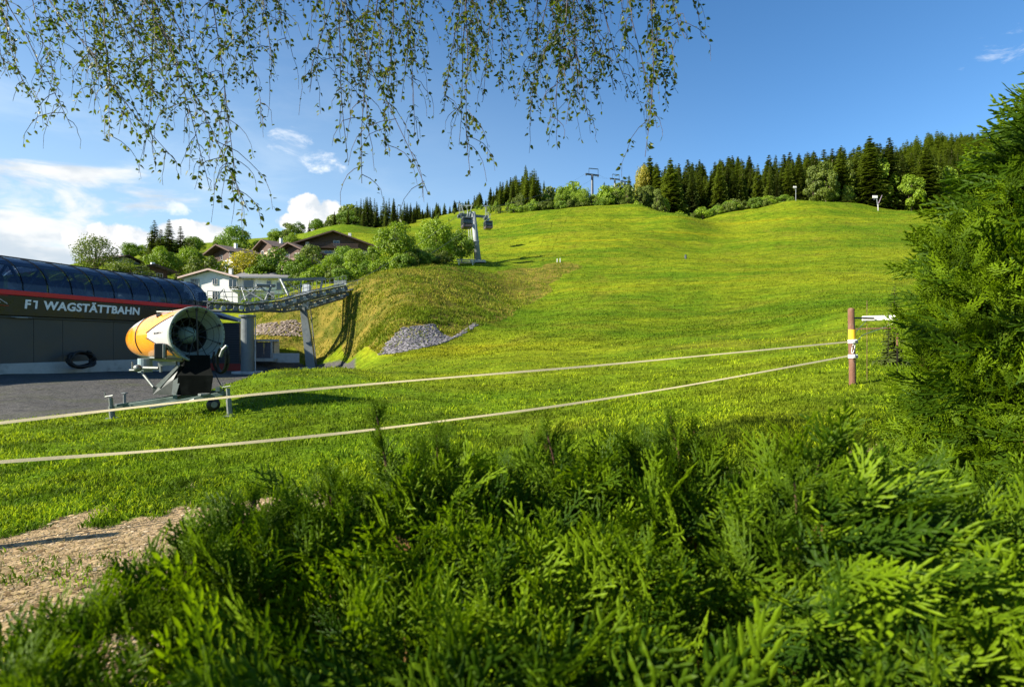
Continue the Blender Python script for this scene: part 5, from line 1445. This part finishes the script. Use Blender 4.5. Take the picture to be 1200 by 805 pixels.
for u_, d_, vt, lb, pr, wf in ((1020, 206, 158, 'left of the two tallest spruces of the hilltop forest', SP[1], 1.35), (1042, 208, 160, 'right of the two tallest spruces of the hilltop forest', SPD[1], 1.25),
                           (986, 208, 170, 'tall brownish spruce left of the two tallest ones', SP[3], 1.1), (966, 224, 174, 'flat topped dark pine among the hilltop spruces', SPD[2], 1.6),
                           (968, 204, 186, 'left pale green larch at the meadow edge of the forest', BLP[1], .8), (953, 206, 192, 'right pale green larch at the meadow edge of the forest', BLP[1], .75), (1084, 204, 172, 'big bluish olive spruce at the right end beside the tall hedge', SP[3], 1.5),
                           (1068, 202, 200, 'bright green rounded tree at the right forest edge', BLP[2], .8)):
    plant(pr, u_, d_, lb, 'tree', None, vtop=vt, wf=wf)
for k in range(22):
    u_ = rnd.uniform(940, 1110); plant(rnd.choice(BLP + BLD), u_, rnd.uniform(203, 211), '{tone} undergrowth tree at the {third} third of the hilltop forest foot', 'tree', 'undergrowth trees at the forest foot', vtop=np.interp(u_, [940, 1110], [222, 222]) + rnd.uniform(-8, 10), wf=.8)
# shrub belt at the dip
for k in range(64):
    u_ = rnd.uniform(788, 934); d_ = np.interp(u_, [788, 840, 934], [196, 198, 200]) + rnd.uniform(0, 14)
    plant(rnd.choice(BUSH), u_, d_, '{tone} low bush in the {third} third of the belt at the crest dip', 'bush', 'bush belt at the crest dip', h=rnd.uniform(2.2, 4.2))
for k in range(30):
    u_ = rnd.uniform(600, 760); d_ = rnd.uniform(200, 205); plant(rnd.choice(BUSH), u_, d_, '{tone} low bush in the {third} third of the crest meadow edge', 'bush', 'low bushes on the crest', h=rnd.uniform(1.6, 3.6))
# far wood on the slope at the right: past counting
vs_, fs_, ts_ = [], [], []
n_ = 0
pv = np.array([v.co[:] for v in SP[0].children[0].data.vertices]) if SP[0].children[0].name.startswith('crown') else None
far_src = []
for s in (81, 82):
    q = spruce_proto(s, 20, 3.2, 13, 7, .03); cr = [c for c in q.children if c.name.startswith('crown')][0]
    far_src.append((np.array([v.co[:] for v in cr.data.vertices]), np.array([p.vertices[:] for p in cr.data.polygons]), np.array([a.value for a in cr.data.attributes['tint'].data])))
    for c in list(q.children): bpy.data.objects.remove(c)
    bpy.data.objects.remove(q)
for k in range(330):
    u_ = rnd.uniform(1045, 1340); d_ = rnd.uniform(290, 425)
    b_ = G(u_, d_)
    sv, sf, stt = far_src[k % 2]
    h_ = rnd.uniform(.45, .68); a_ = rnd.uniform(0, 6.28); ca, sa = math.cos(a_), math.sin(a_)
    vv = sv * np.array([h_ * 1.7, h_ * 1.7, h_]); vv = np.stack([vv[:, 0] * ca - vv[:, 1] * sa, vv[:, 0] * sa + vv[:, 1] * ca, vv[:, 2]], 1) + np.array(b_[:])
    vs_.append(vv); fs_.append(sf + n_); ts_.append(np.clip(stt + rnd.uniform(-.2, .2), 0, 1)); n_ += len(sv)
o = mesh_np('distant_forest', np.concatenate(vs_), np.concatenate(fs_), SPR, tint=np.concatenate(ts_)); tag(o, 'dense far spruce wood covering the slope behind the hilltop forest', None, None, 'stuff')
# small young conifer peeping out left of the tall hedge
plant(SPD[0], 1048, 13.5, 'small dark young conifer in front of the left edge of the tall hedge', 'tree', None, vtop=334, wf=1.1)
for pr in SP + SPD + BL + BLD + BLY + BLP + LIND + BUSH:
    if pr.name not in used:
        for c in list(pr.children): bpy.data.objects.remove(c)
        bpy.data.objects.remove(pr)
# ------------------------------------------------------------------ arborvitae hedges
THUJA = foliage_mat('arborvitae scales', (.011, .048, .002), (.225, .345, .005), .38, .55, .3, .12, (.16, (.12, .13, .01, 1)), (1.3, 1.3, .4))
DRYT = foliage_mat('dead arborvitae scales', (.10, .045, .015), (.42, .24, .09), .2, .6, .3, .1)
STEM = mat('reddish brown stem', (.085, .042, .022), .8, .3, 20, .3)

def spray(seed, L=.15, nside=11, sub=5, wd=.0036, spread=.75, droop=.25):
    """one flat branching frond in the xz plane, growing along +z; scales are thick little lozenges"""
    r = random.Random(seed); V, Fc, T = [], [], []
    def bend(x, y, z): 
        q = z / L
        return (x, y + droop * L * q * q + .25 * x * x / L * (1 if seed % 2 else -1), z - .12 * L * q * q * droop)
    def twig(p, a, l, w_, t0, t1, y0):
        dx, dz = math.sin(a), math.cos(a); nx, nz = dz, -dx
        i = len(V); h_ = w_ * .38
        k = .62
        for (x, y, z) in ((p[0] - nx * w_ * .32, y0, p[1] - nz * w_ * .32), (p[0] + nx * w_ * .32, y0, p[1] + nz * w_ * .32),
                          (p[0] + dx * l * k - nx * w_ * .5, y0, p[1] + dz * l * k - nz * w_ * .5), (p[0] + dx * l * k, y0 + h_, p[1] + dz * l * k), (p[0] + dx * l * k + nx * w_ * .5, y0, p[1] + dz * l * k + nz * w_ * .5), (p[0] + dx * l, y0, p[1] + dz * l)):
            V.append(bend(x, y, z))
        T.extend((t0, t0, (t0 + t1) / 2, (t0 + t1) / 2 + .05, (t0 + t1) / 2, t1))
        Fc.extend(((i, i + 1, i + 3), (i, i + 3, i + 2), (i + 1, i + 4, i + 3), (i + 2, i + 3, i + 5), (i + 3, i + 4, i + 5)))
    segs = 7; a = 0; p = [0.0, 0.0]; sp = []
    for k in range(segs):
        a += r.uniform(-.12, .12); l = L / segs
        twig(p, a, l * 1.25, wd * (1.2 - .5 * k / segs), .05 + .5 * k / segs, .15 + .6 * k / segs, 0)
        p2 = [p[0] + math.sin(a) * l, p[1] + math.cos(a) * l]; sp.append((p[:], p2[:], a)); p = p2
    for k in range(nside):
        f = (k + .6) / (nside + .4); q = f * segs; s = sp[min(segs - 1, int(q))]; fr = q - int(q)
        b = [s[0][0] + (s[1][0] - s[0][0]) * fr, s[0][1] + (s[1][1] - s[0][1]) * fr]
        sg = 1 if k % 2 else -1
        ll = L * (.62 - .50 * f) * r.uniform(.75, 1.2) * (.55 + min(1, f * 4) * .45)
        aa = s[2] + sg * spread * r.uniform(.8, 1.15)
        y0 = r.uniform(-.004, .004)
        nseg = max(2, int(ll / .013)); pp_ = b[:]
        for j in range(nseg):
            aj = aa - sg * .35 * j / nseg
            l = ll / nseg
            tb = .25 + .45 * f + .3 * j / nseg
            twig(pp_, aj, l * 1.35, wd * (1.05 - .3 * j / nseg), min(1, tb * .8), min(1, tb), y0)
            if j < nseg - 1 and sub:
                for s2 in ((1, -1) if j % 2 == 0 else (-1, 1))[:2 if sub > 3 else 1]:
                    l2 = ll * .34 * (1 - .55 * j / nseg) * r.uniform(.7, 1.25)
                    twig(pp_, aj + s2 * r.uniform(.6, .85), max(.008, l2), wd * .9, min(1, tb * .8), min(1, tb + .2), y0 + r.uniform(-.002, .002))
            pp_ = [pp_[0] + math.sin(aj) * l, pp_[1] + math.cos(aj) * l]
    return np.array(V), np.array(Fc), np.array(T)

def orient(dirv, face, roll):
    z = Vector(dirv).normalized(); f = Vector(face); y = (f - z * f.dot(z))
    y = y.normalized() if y.length > 1e-4 else z.orthogonal().normalized()
    y = Matrix.Rotation(roll, 3, z) @ y
    x = y.cross(z)
    return Matrix((x, y, z)).transposed()

def fill_hedge(root, items, variants, label, nparts=300, part_name='spray'):
    """items = (position, matrix3, scale, variant, tint shift); the ones that show largest become parts, the rest one part"""
    items.sort(key=lambda q: (q[0] - Vector((0, 0, CZ))).length / q[2])
    rl_ = Vector(root.location)
    meshes = []
    for i, (v, f, tt) in enumerate(variants):
        o = mesh_np(part_name, v, f, THUJA, None, tint=tt); meshes.append(o.data); bpy.data.objects.remove(o)
    # those seen: inside the frame
    def seen(p):
        if p.y < .3: return False
        u_, v_ = 600 + p.x / p.y * F, 402.5 - (p.z - CZ) / p.y * F
        return -30 < u_ < 1230 and 0 < v_ < 840
    first = [q for q in items if seen(q[0]) and q[5]][:nparts]; ids = {id(q) for q in first}
    for q in first:
        o = bpy.data.objects.new(part_name, meshes[q[3]]); COL.objects.link(o); o.parent = root
        m = (q[1] * q[2]).to_4x4(); m.translation = q[0] - rl_
        o.matrix_local = m
    dry = [q for q in items if id(q) not in ids and rnd.random() < .014]; dids = {id(q) for q in dry}
    for nm, mt, sel in (('dry_foliage', DRYT, dry),):
        V, Fc, T, n = [], [], [], 0
        for q in sel:
            v, f, tt = variants[q[3]]; m = np.array(q[1]) * q[2] * .42
            V.append(v @ m.T + np.array(q[0][:]) + np.array([0, 0, .012])); Fc.append(f + n); T.append(np.clip(tt + rnd.uniform(-.3, .2), 0, 1)); n += len(v)
        o = mesh_np(nm, np.concatenate(V), np.concatenate(Fc), mt, root, tint=np.concatenate(T)); o['kind'] = 'stuff'
    V, Fc, T, n = [], [], [], 0
    for q in items:
        if id(q) in ids or id(q) in dids: continue
        v, f, tt = variants[q[3]]
        m = np.array(q[1]) * q[2]
        V.append(v @ m.T + np.array(q[0][:])); Fc.append(f + n); T.append(np.clip(tt * q[4], 0, 1)); n += len(v)
    o = mesh_np('foliage', np.concatenate(V), np.concatenate(Fc), THUJA, root, tint=np.concatenate(T)); o['kind'] = 'stuff'

va = [spray(s, .15, 10, 2, .0068, sp_, dr) for s, sp_, dr in ((1, .75, .25), (2, .62, .45), (3, .85, .1), (4, .7, .6), (5, .55, .3), (6, .8, .35))]
vb = [spray(s, .17, 9, 2, .0085, sp_, dr) for s, sp_, dr in ((11, .75, .3), (12, .6, .5), (13, .85, .2), (14, .7, .4))]

h1 = empty('arborvitae_hedge', (.8, 1.1, 0), 'low dark green arborvitae hedge across the bottom foreground', 'hedge')
def left_end(y): return float(np.interp(y, [.3, .6, .8, 1.0, 1.3, 1.8], [-.16, -.25, -.37, -.50, -.63, -.60]))
MOUNDS = []
for (u_, v_, d_, w_) in ((500, 494, 1.40, .12), (636, 492, 1.48, .10), (782, 476, 1.48, .14), (965, 532, 1.2, .12), (905, 552, 1.1, .09), (390, 548, 1.25, .11), (300, 572, 1.1, .10), (1040, 560, 1.1, .10), (560, 540, 1.4, .09), (720, 520, 1.5, .09)):
    q_ = P(u_, v_, d_); MOUNDS.append((q_.x, q_.y, q_.z - .03, w_))
def top_at(x, y):
    n = float(vnoise(x, y, 3.6, 71)[()] - .5) * .20 + float(vnoise(x, y, 9, 72)[()] - .5) * .10
    z = 1.355 + n * (1 if y > .75 else .55)
    if y > 1.45: z -= (y - 1.45) * .35
    for (mx, my, mz, mw) in MOUNDS:
        z = max(z, z + (mz - 1.37) * math.exp(-((x - mx) / mw) ** 2 - ((y - my) / (mw * 1.4)) ** 2))
    xl = left_end(y)
    z -= max(0, .28 - (x - xl)) ** 1.5 * .8
    z += float(np.interp(x, [.35, .75, 1.3, 1.9], [0, .02, .03, .05]))
    return z
LEADERS = [(440, 462, 1.42), (512, 488, 1.40), (640, 486, 1.5), (742, 512, 1.5), (785, 468, 1.48), (812, 486, 1.5), (560, 532, 1.45), (385, 540, 1.25), (300, 560, 1.15), (960, 515, 1.15), (930, 530, 1.05), (1010, 540, 1.2), (690, 520, 1.5), (232, 622, 1.0), (122, 690, .80), (48, 760, .62)]
items = []
def put_spray(p, d_, face, sc, var, ts, part=True): items.append((Vector(p), orient(d_, face, rnd.uniform(-.9, .9)), sc, var, ts, part))
ny = 0
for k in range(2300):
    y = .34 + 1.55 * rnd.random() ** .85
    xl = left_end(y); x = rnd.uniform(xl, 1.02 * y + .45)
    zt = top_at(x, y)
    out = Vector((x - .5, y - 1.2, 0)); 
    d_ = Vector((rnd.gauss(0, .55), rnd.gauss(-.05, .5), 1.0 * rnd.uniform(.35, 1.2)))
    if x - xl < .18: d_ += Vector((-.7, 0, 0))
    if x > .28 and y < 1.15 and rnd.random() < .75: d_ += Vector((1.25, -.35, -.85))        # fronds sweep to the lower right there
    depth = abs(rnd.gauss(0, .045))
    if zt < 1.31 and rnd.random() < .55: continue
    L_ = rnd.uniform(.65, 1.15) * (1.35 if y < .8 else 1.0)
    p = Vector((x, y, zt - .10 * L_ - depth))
    put_spray(p, d_, (rnd.gauss(0, 1), -1, .6), L_, rnd.randrange(6), (rnd.random() ** 1.7 * .9 + .20 - depth * 2.0) * (.8 if y < .75 else 1) * (1.1 if x > .45 else 1.0) * (.7 + .3 * min(1, max(0, (zt - 1.22) / .2))))  # tint drops with depth and in hollows, rises at right: shading in the colour
for k in range(900):                                                 # under layer below the surface, inner shade put into its dark tint
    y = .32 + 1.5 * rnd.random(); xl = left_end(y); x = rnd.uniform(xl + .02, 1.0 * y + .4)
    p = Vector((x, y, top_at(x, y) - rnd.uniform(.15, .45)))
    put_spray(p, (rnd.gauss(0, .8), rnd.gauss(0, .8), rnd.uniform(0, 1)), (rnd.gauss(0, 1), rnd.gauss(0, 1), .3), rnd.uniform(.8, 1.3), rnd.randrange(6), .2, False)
for k in range(900):                                                 # left end and far side of the hedge
    y = rnd.uniform(.35, 1.85); z = rnd.uniform(.5, 1.3)
    if k % 3: x = left_end(y) + rnd.uniform(-.02, .1); d_ = (-1, rnd.gauss(0, .4), .5)
    else: x = rnd.uniform(-.6, 2.2); y = 1.85 + rnd.uniform(-.1, .05); d_ = (rnd.gauss(0, .4), 1, .5)
    put_spray((x, y, z), d_, (0, 0, 1), rnd.uniform(.8, 1.3), rnd.randrange(6), rnd.uniform(.3, .95), bool(k % 3))
for (u_, v_, d_) in LEADERS:
    tp = P(u_, v_, d_); b0 = Vector((tp.x + rnd.uniform(-.05, .05), tp.y + rnd.uniform(-.03, .03), min(tp.z - .22, 1.24)))
    mb = MB(); mid = b0.lerp(tp, .55) + Vector((rnd.uniform(-.02, .02), 0, 0)); mb.tube([b0 - Vector((0, 0, .3)), b0, mid, tp - Vector((0, 0, .04))], [.006, .0045, .0035, .0015], 6); mb.build('leader_stem', STEM, h1)
    L = (tp - b0).length; n = int(L / .012)
    for k in range(n):
        f = (k + .5) / n; p = b0.lerp(mid, f / .55) if f < .55 else mid.lerp(tp - Vector((0, 0, .04)), (f - .55) / .45)
        a = rnd.uniform(0, 6.28); sc = (.62 - .36 * f) * rnd.uniform(.7, 1.25)
        put_spray(p, (math.cos(a) * .62, math.sin(a) * .5, .8 + .6 * f), (math.sin(a), -math.cos(a), .2), sc, rnd.randrange(6), rnd.uniform(.5, .85))
    put_spray(tp - Vector((0, 0, .06)), (0, 0, 1), (0, -1, 0), .42, rnd.randrange(6), .8)
    if u_ not in (440,):                                             # a bushy cone of shoots round the leader
        hh_ = tp.z - 1.33
        for k in range(75):
            f = rnd.random() ** 1.3; a = rnd.uniform(0, 6.28); rr = (.13 * d_ / 1.4) * (1 - f) ** .8 + .01
            p = Vector((tp.x + math.cos(a) * rr * 1.15, tp.y + math.sin(a) * rr, 1.27 + hh_ * f * .86))
            put_spray(p, (math.cos(a) * .45, math.sin(a) * .45, 1), (math.sin(a), -math.cos(a), .2), rnd.uniform(.45, .85) * (1 - .35 * f), rnd.randrange(6), rnd.random() * .75 + .2)
fill_hedge(h1, items, va, '', 300)
mb = MB()
for k in range(30):
    y = rnd.uniform(.5, 1.6); x = rnd.uniform(left_end(y) + .1, y * .95 + .2); p0 = Vector((x, y, .05)); tp = Vector((x + rnd.gauss(0, .12), y + rnd.gauss(0, .1), top_at(x, y) - .15))
    mb = MB(); mb.tube([p0, p0.lerp(tp, .6) + Vector((rnd.gauss(0, .03), 0, 0)), tp], [.014, .008, .003], 6); mb.build('branch', STEM, h1)
    for j in range(2):
        q = p0.lerp(tp, rnd.uniform(.75, .95)); e = q + Vector((rnd.gauss(0, .1), rnd.gauss(0, .08), .07)); mb = MB(); mb.tube([q, q.lerp(e, .5) + Vector((0, 0, -.015)), e], [.005, .004, .002], 5); mb.build('side_branch', STEM, h1)

# tall arborvitae on the right
CX, CY = 3.38, 2.75
h2 = empty('tall_arborvitae', (CX, CY, 0), 'tall dense green arborvitae filling the right edge of the picture', 'hedge')
def rad_at(z): return float(np.interp(z, [0, .6, 1.3, 1.75, 2.0, 2.26, 2.64, 3.08, 3.45, 3.7], [1.10, 1.15, 1.15, 1.14, 1.13, 1.04, .81, .50, .2, .03]))
items = []
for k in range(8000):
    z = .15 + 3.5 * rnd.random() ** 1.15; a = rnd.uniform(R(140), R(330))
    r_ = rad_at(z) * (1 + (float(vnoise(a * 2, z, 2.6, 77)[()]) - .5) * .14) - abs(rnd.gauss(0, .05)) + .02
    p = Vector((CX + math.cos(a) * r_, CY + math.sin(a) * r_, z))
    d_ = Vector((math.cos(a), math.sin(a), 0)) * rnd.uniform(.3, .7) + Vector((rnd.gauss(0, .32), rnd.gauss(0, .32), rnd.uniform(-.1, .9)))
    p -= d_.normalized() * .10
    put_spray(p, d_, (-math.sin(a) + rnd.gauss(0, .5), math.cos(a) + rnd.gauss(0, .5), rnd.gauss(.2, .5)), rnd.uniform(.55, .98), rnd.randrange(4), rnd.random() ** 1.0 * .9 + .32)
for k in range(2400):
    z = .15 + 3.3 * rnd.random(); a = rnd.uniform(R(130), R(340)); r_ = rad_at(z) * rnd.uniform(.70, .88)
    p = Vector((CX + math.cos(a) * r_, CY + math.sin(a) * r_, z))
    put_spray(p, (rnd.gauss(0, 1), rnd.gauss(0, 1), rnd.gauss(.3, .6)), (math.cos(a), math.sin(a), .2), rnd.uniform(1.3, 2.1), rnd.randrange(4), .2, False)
for k in range(800):
    z = .15 + 3.5 * rnd.random(); a = rnd.uniform(R(-30), R(140)); r_ = rad_at(z) * rnd.uniform(.85, 1.0)
    p = Vector((CX + math.cos(a) * r_, CY + math.sin(a) * r_, z)); put_spray(p, (math.cos(a), math.sin(a), .5), (-math.sin(a), math.cos(a), .2), rnd.uniform(1.2, 1.8), rnd.randrange(4), .8, False)
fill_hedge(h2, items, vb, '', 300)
mb = MB(); mb.tube([(CX, CY, -.1), (CX, CY, 2), (CX, CY, 3.5)], [.07, .05, .01], 8); mb.build('trunk', STEM, h2)
for k in range(60):
    z = rnd.uniform(.3, 3.0); a = rnd.uniform(R(130), R(330)); r_ = rad_at(z) * .88
    mb = MB(); mb.tube([(CX, CY, z - .25), (CX + math.cos(a) * r_ * .6, CY + math.sin(a) * r_ * .6, z - .12), (CX + math.cos(a) * r_, CY + math.sin(a) * r_, z + .05)], [.014, .009, .003], 5); mb.build('branch', STEM, h2)

# ------------------------------------------------------------------ weeping birch overhead
BIRCHL = foliage_mat('birch leaves', (.022, .050, .006), (.115, .140, .010), .40, .5, .2, .35, None, (1.6, 1.6, .5))
TWIG = mat('birch twig', (.065, .045, .04), .7, .3, 20)
BBARK = mat('birch bark', (.55, .53, .50), .8, .2, 3, .3, dirt=(.05, .045, .04), dscale=2.5)
bt = empty('birch_tree', (-2.0, -2.6, 0), 'weeping birch whose hanging twigs and small leaves reach into the top of the picture', 'tree')
mb = MB(); trunk = [Vector((-2.0, -2.6, -.2)), Vector((-1.95, -2.5, 2.0)), Vector((-1.9, -2.3, 4.2)), Vector((-1.8, -2.0, 6.5)), Vector((-1.8, -1.9, 9))]
mb.tube(trunk, [.24, .20, .16, .10, .03], 12); mb.build('trunk', BBARK, bt, True)
LIMB = [[trunk[2], Vector((-2.6, 0, 5.9)), Vector((-3.2, 2.6, 6.5)), Vector((-3.4, 5.4, 6.1))], [trunk[2] + Vector((0, 0, .6)), Vector((-1.4, .2, 6.4)), Vector((-.9, 2.8, 6.7)), Vector((-.6, 5.6, 6.3))],
        [trunk[3], Vector((-.4, -.4, 6.9)), Vector((.7, 2.0, 6.9)), Vector((1.5, 5.0, 6.2))], [trunk[2], Vector((-3.6, -.6, 5.7)), Vector((-4.8, 1.6, 6.2)), Vector((-5.4, 4.4, 5.7))]]
def on_limb(L, f):
    q = f * (len(L) - 1); i = min(int(q), len(L) - 2); return L[i].lerp(L[i + 1], q - i)
for L in LIMB:
    mb = MB(); mb.tube([on_limb(L, k / 10) + Vector((rnd.gauss(0, .03), 0, rnd.gauss(0, .03))) for k in range(11)], [.075 * (1 - .085 * k) + .006 for k in range(11)], 8); mb.build('limb', BBARK, bt, True)
LV = []
def leaf(Vl, Fl, Tl, p, d_, n_, s, tt):
    d_ = d_.normalized(); x = d_.cross(n_); x = x.normalized() if x.length > 1e-4 else d_.orthogonal().normalized(); nn = x.cross(d_)
    i = len(Vl)
    for (a, b, c) in ((0, 0, 0), (-.30, .28, .05), (.30, .28, .05), (0, .35, -.02), (-.22, .62, .04), (.22, .62, .04), (0, 1, -.06)):
        Vl.append(p + x * a * s + d_ * b * s + nn * c * s); Tl.append(tt)
    Fl.extend(([i, i + 3, i + 1], [i, i + 2, i + 3], [i + 1, i + 3, i + 4], [i + 3, i + 2, i + 5], [i + 4, i + 3, i + 6], [i + 3, i + 5, i + 6]))
HANG = [(12, 92, 5), (38, 118, 4.2), (62, 95, 4.6), (84, 150, 4.0), (105, 112, 5), (128, 166, 3.8), (148, 98, 4.8), (168, 182, 4.2), (185, 128, 5), (207, 190, 3.8), (228, 140, 4.4), (246, 222, 3.9), (262, 160, 4.6), (276, 205, 3.7), (291, 248, 3.5), (306, 150, 4.6),
        (318, 92, 4.2), (338, 58, 4.8), (362, 92, 4.0), (386, 70, 4.8), (408, 190, 3.9), (424, 215, 3.6), (438, 150, 4.4), (452, 178, 3.9), (470, 120, 4.8), (486, 160, 4.2), (502, 228, 3.7), (520, 130, 4.6), (538, 170, 4.2), (551, 206, 3.8), (566, 118, 4.8),
        (585, 100, 4.4), (603, 118, 4.8), (622, 128, 4.2), (641, 152, 3.8), (658, 98, 4.8), (676, 122, 4.4), (690, 142, 4.0), (705, 92, 4.8), (722, 106, 4.4), (742, 118, 4.6), (756, 184, 3.6), (770, 150, 3.9), (781, 98, 4.6), (803, 46, 4.2), (822, 44, 4.4),
        (20, 60, 5.2), (75, 70, 5.4), (115, 70, 5.4), (160, 70, 5.2), (195, 85, 5.4), (218, 100, 5.0), (236, 88, 5.4), (268, 90, 5.2), (415, 80, 5.2), (448, 90, 5.3), (478, 85, 5.2), (528, 82, 5.4), (556, 76, 5.2), (612, 66, 5.4), (648, 60, 5.4), (698, 62, 5.3), (738, 60, 5.4)]
for (u_, v_, d_) in HANG:
    tip = P(u_, v_, d_)
    best = None
    for L in LIMB:
        for f in (.45, .55, .65, .75, .85, .95, 1.0):
            q = on_limb(L, f); c = abs(q.x - tip.x) + .7 * abs(q.y - tip.y)
            if best is None or c < best[0]: best = (c, q)
    top = best[1]
    br = []
    n = 16; slope = rnd.gauss(-.30, .22) if u_ < 330 else rnd.gauss(.08, .2) if u_ < 690 else rnd.gauss(-.12, .12)
    sway = rnd.uniform(-.10, .10); k1 = rnd.uniform(0, 6)
    for k in range(n + 1):
        f = k / n
        e = min(1, f * 1.7); e = 1 - (1 - e) ** 2.2          # leave the limb sideways, then hang
        zf = f ** 1.25
        br.append(Vector((top.x + (tip.x - top.x) * e + sway * math.sin(f * 5 + k1) * .5 + rnd.gauss(0, .008), top.y + (tip.y - top.y) * e + .04 * math.sin(f * 6 + k1), top.z + .12 * math.sin(min(1, f * 3) * math.pi) + (tip.z - top.z) * zf)))
    br = [p + Vector((slope * min(1.6, max(0, p.z - tip.z)), 0, 0)) for p in br]
    br[-1] = tip; dens = rnd.uniform(.5, 1.5)
    mb = MB(); mb.tube(br, [.0095 * (1 - f / (n + 1)) ** 1.3 + .0018 for f in range(n + 1)], 5)
    Vl, Fl, Tl = [], [], []
    yel = rnd.random()
    Ltot = sum((br[k + 1] - br[k]).length for k in range(n))
    twigs = []
    ns = int(Ltot * 11)
    for k in range(ns):
        f = rnd.uniform(.22, .99); q = f * n; i = min(int(q), n - 1); p = br[i].lerp(br[i + 1], q - i)
        a = rnd.uniform(0, 6.28); l = rnd.uniform(.10, .62) * (1.1 - .5 * f); o_ = Vector((math.cos(a), math.sin(a), 0))
        wd_ = rnd.uniform(.25, .85); tw_ = []
        for j in range(6):
            g_ = j / 5; e = 1 - (1 - g_) ** 1.8
            tw_.append(p + o_ * l * wd_ * e + Vector((rnd.gauss(0, .006), rnd.gauss(0, .006), -l * (.35 * g_ + .6 * g_ * g_))))
        mb.tube(tw_, [.0026 - .00028 * j for j in range(6)], 4, False); twigs.append(tw_)
    twigs.append(br[int(n * .45):])
    for tw_ in twigs:
        seg = sum((tw_[k + 1] - tw_[k]).length for k in range(len(tw_) - 1))
        for k in range(max(1, int(seg * rnd.uniform(12, 44) * dens * (1.25 if tw_[0].z > 3.75 else .75)))):
            f = rnd.random() ** .8; q = f * (len(tw_) - 1); i = min(int(q), len(tw_) - 2); p = tw_[i].lerp(tw_[i + 1], q - i)
            a = rnd.uniform(0, 6.28); dd = Vector((math.cos(a) * .7, math.sin(a) * .7, rnd.uniform(-1.3, .15))); s = rnd.uniform(.024, .045)
            leaf(Vl, Fl, Tl, p + dd.normalized() * .012, dd, Vector((rnd.gauss(0, 1), rnd.gauss(0, 1), rnd.gauss(.6, 1))), s, min(1, max(0, rnd.gauss(.42 + .25 * (yel > .7), .25))))
    b_ = mb.build('hanging_branch', TWIG, bt)
    if Fl:
        lo_ = mesh_np('leaves', np.array([v[:] for v in Vl]), np.array(Fl), BIRCHL, b_, tint=Tl); lo_['kind'] = 'stuff'
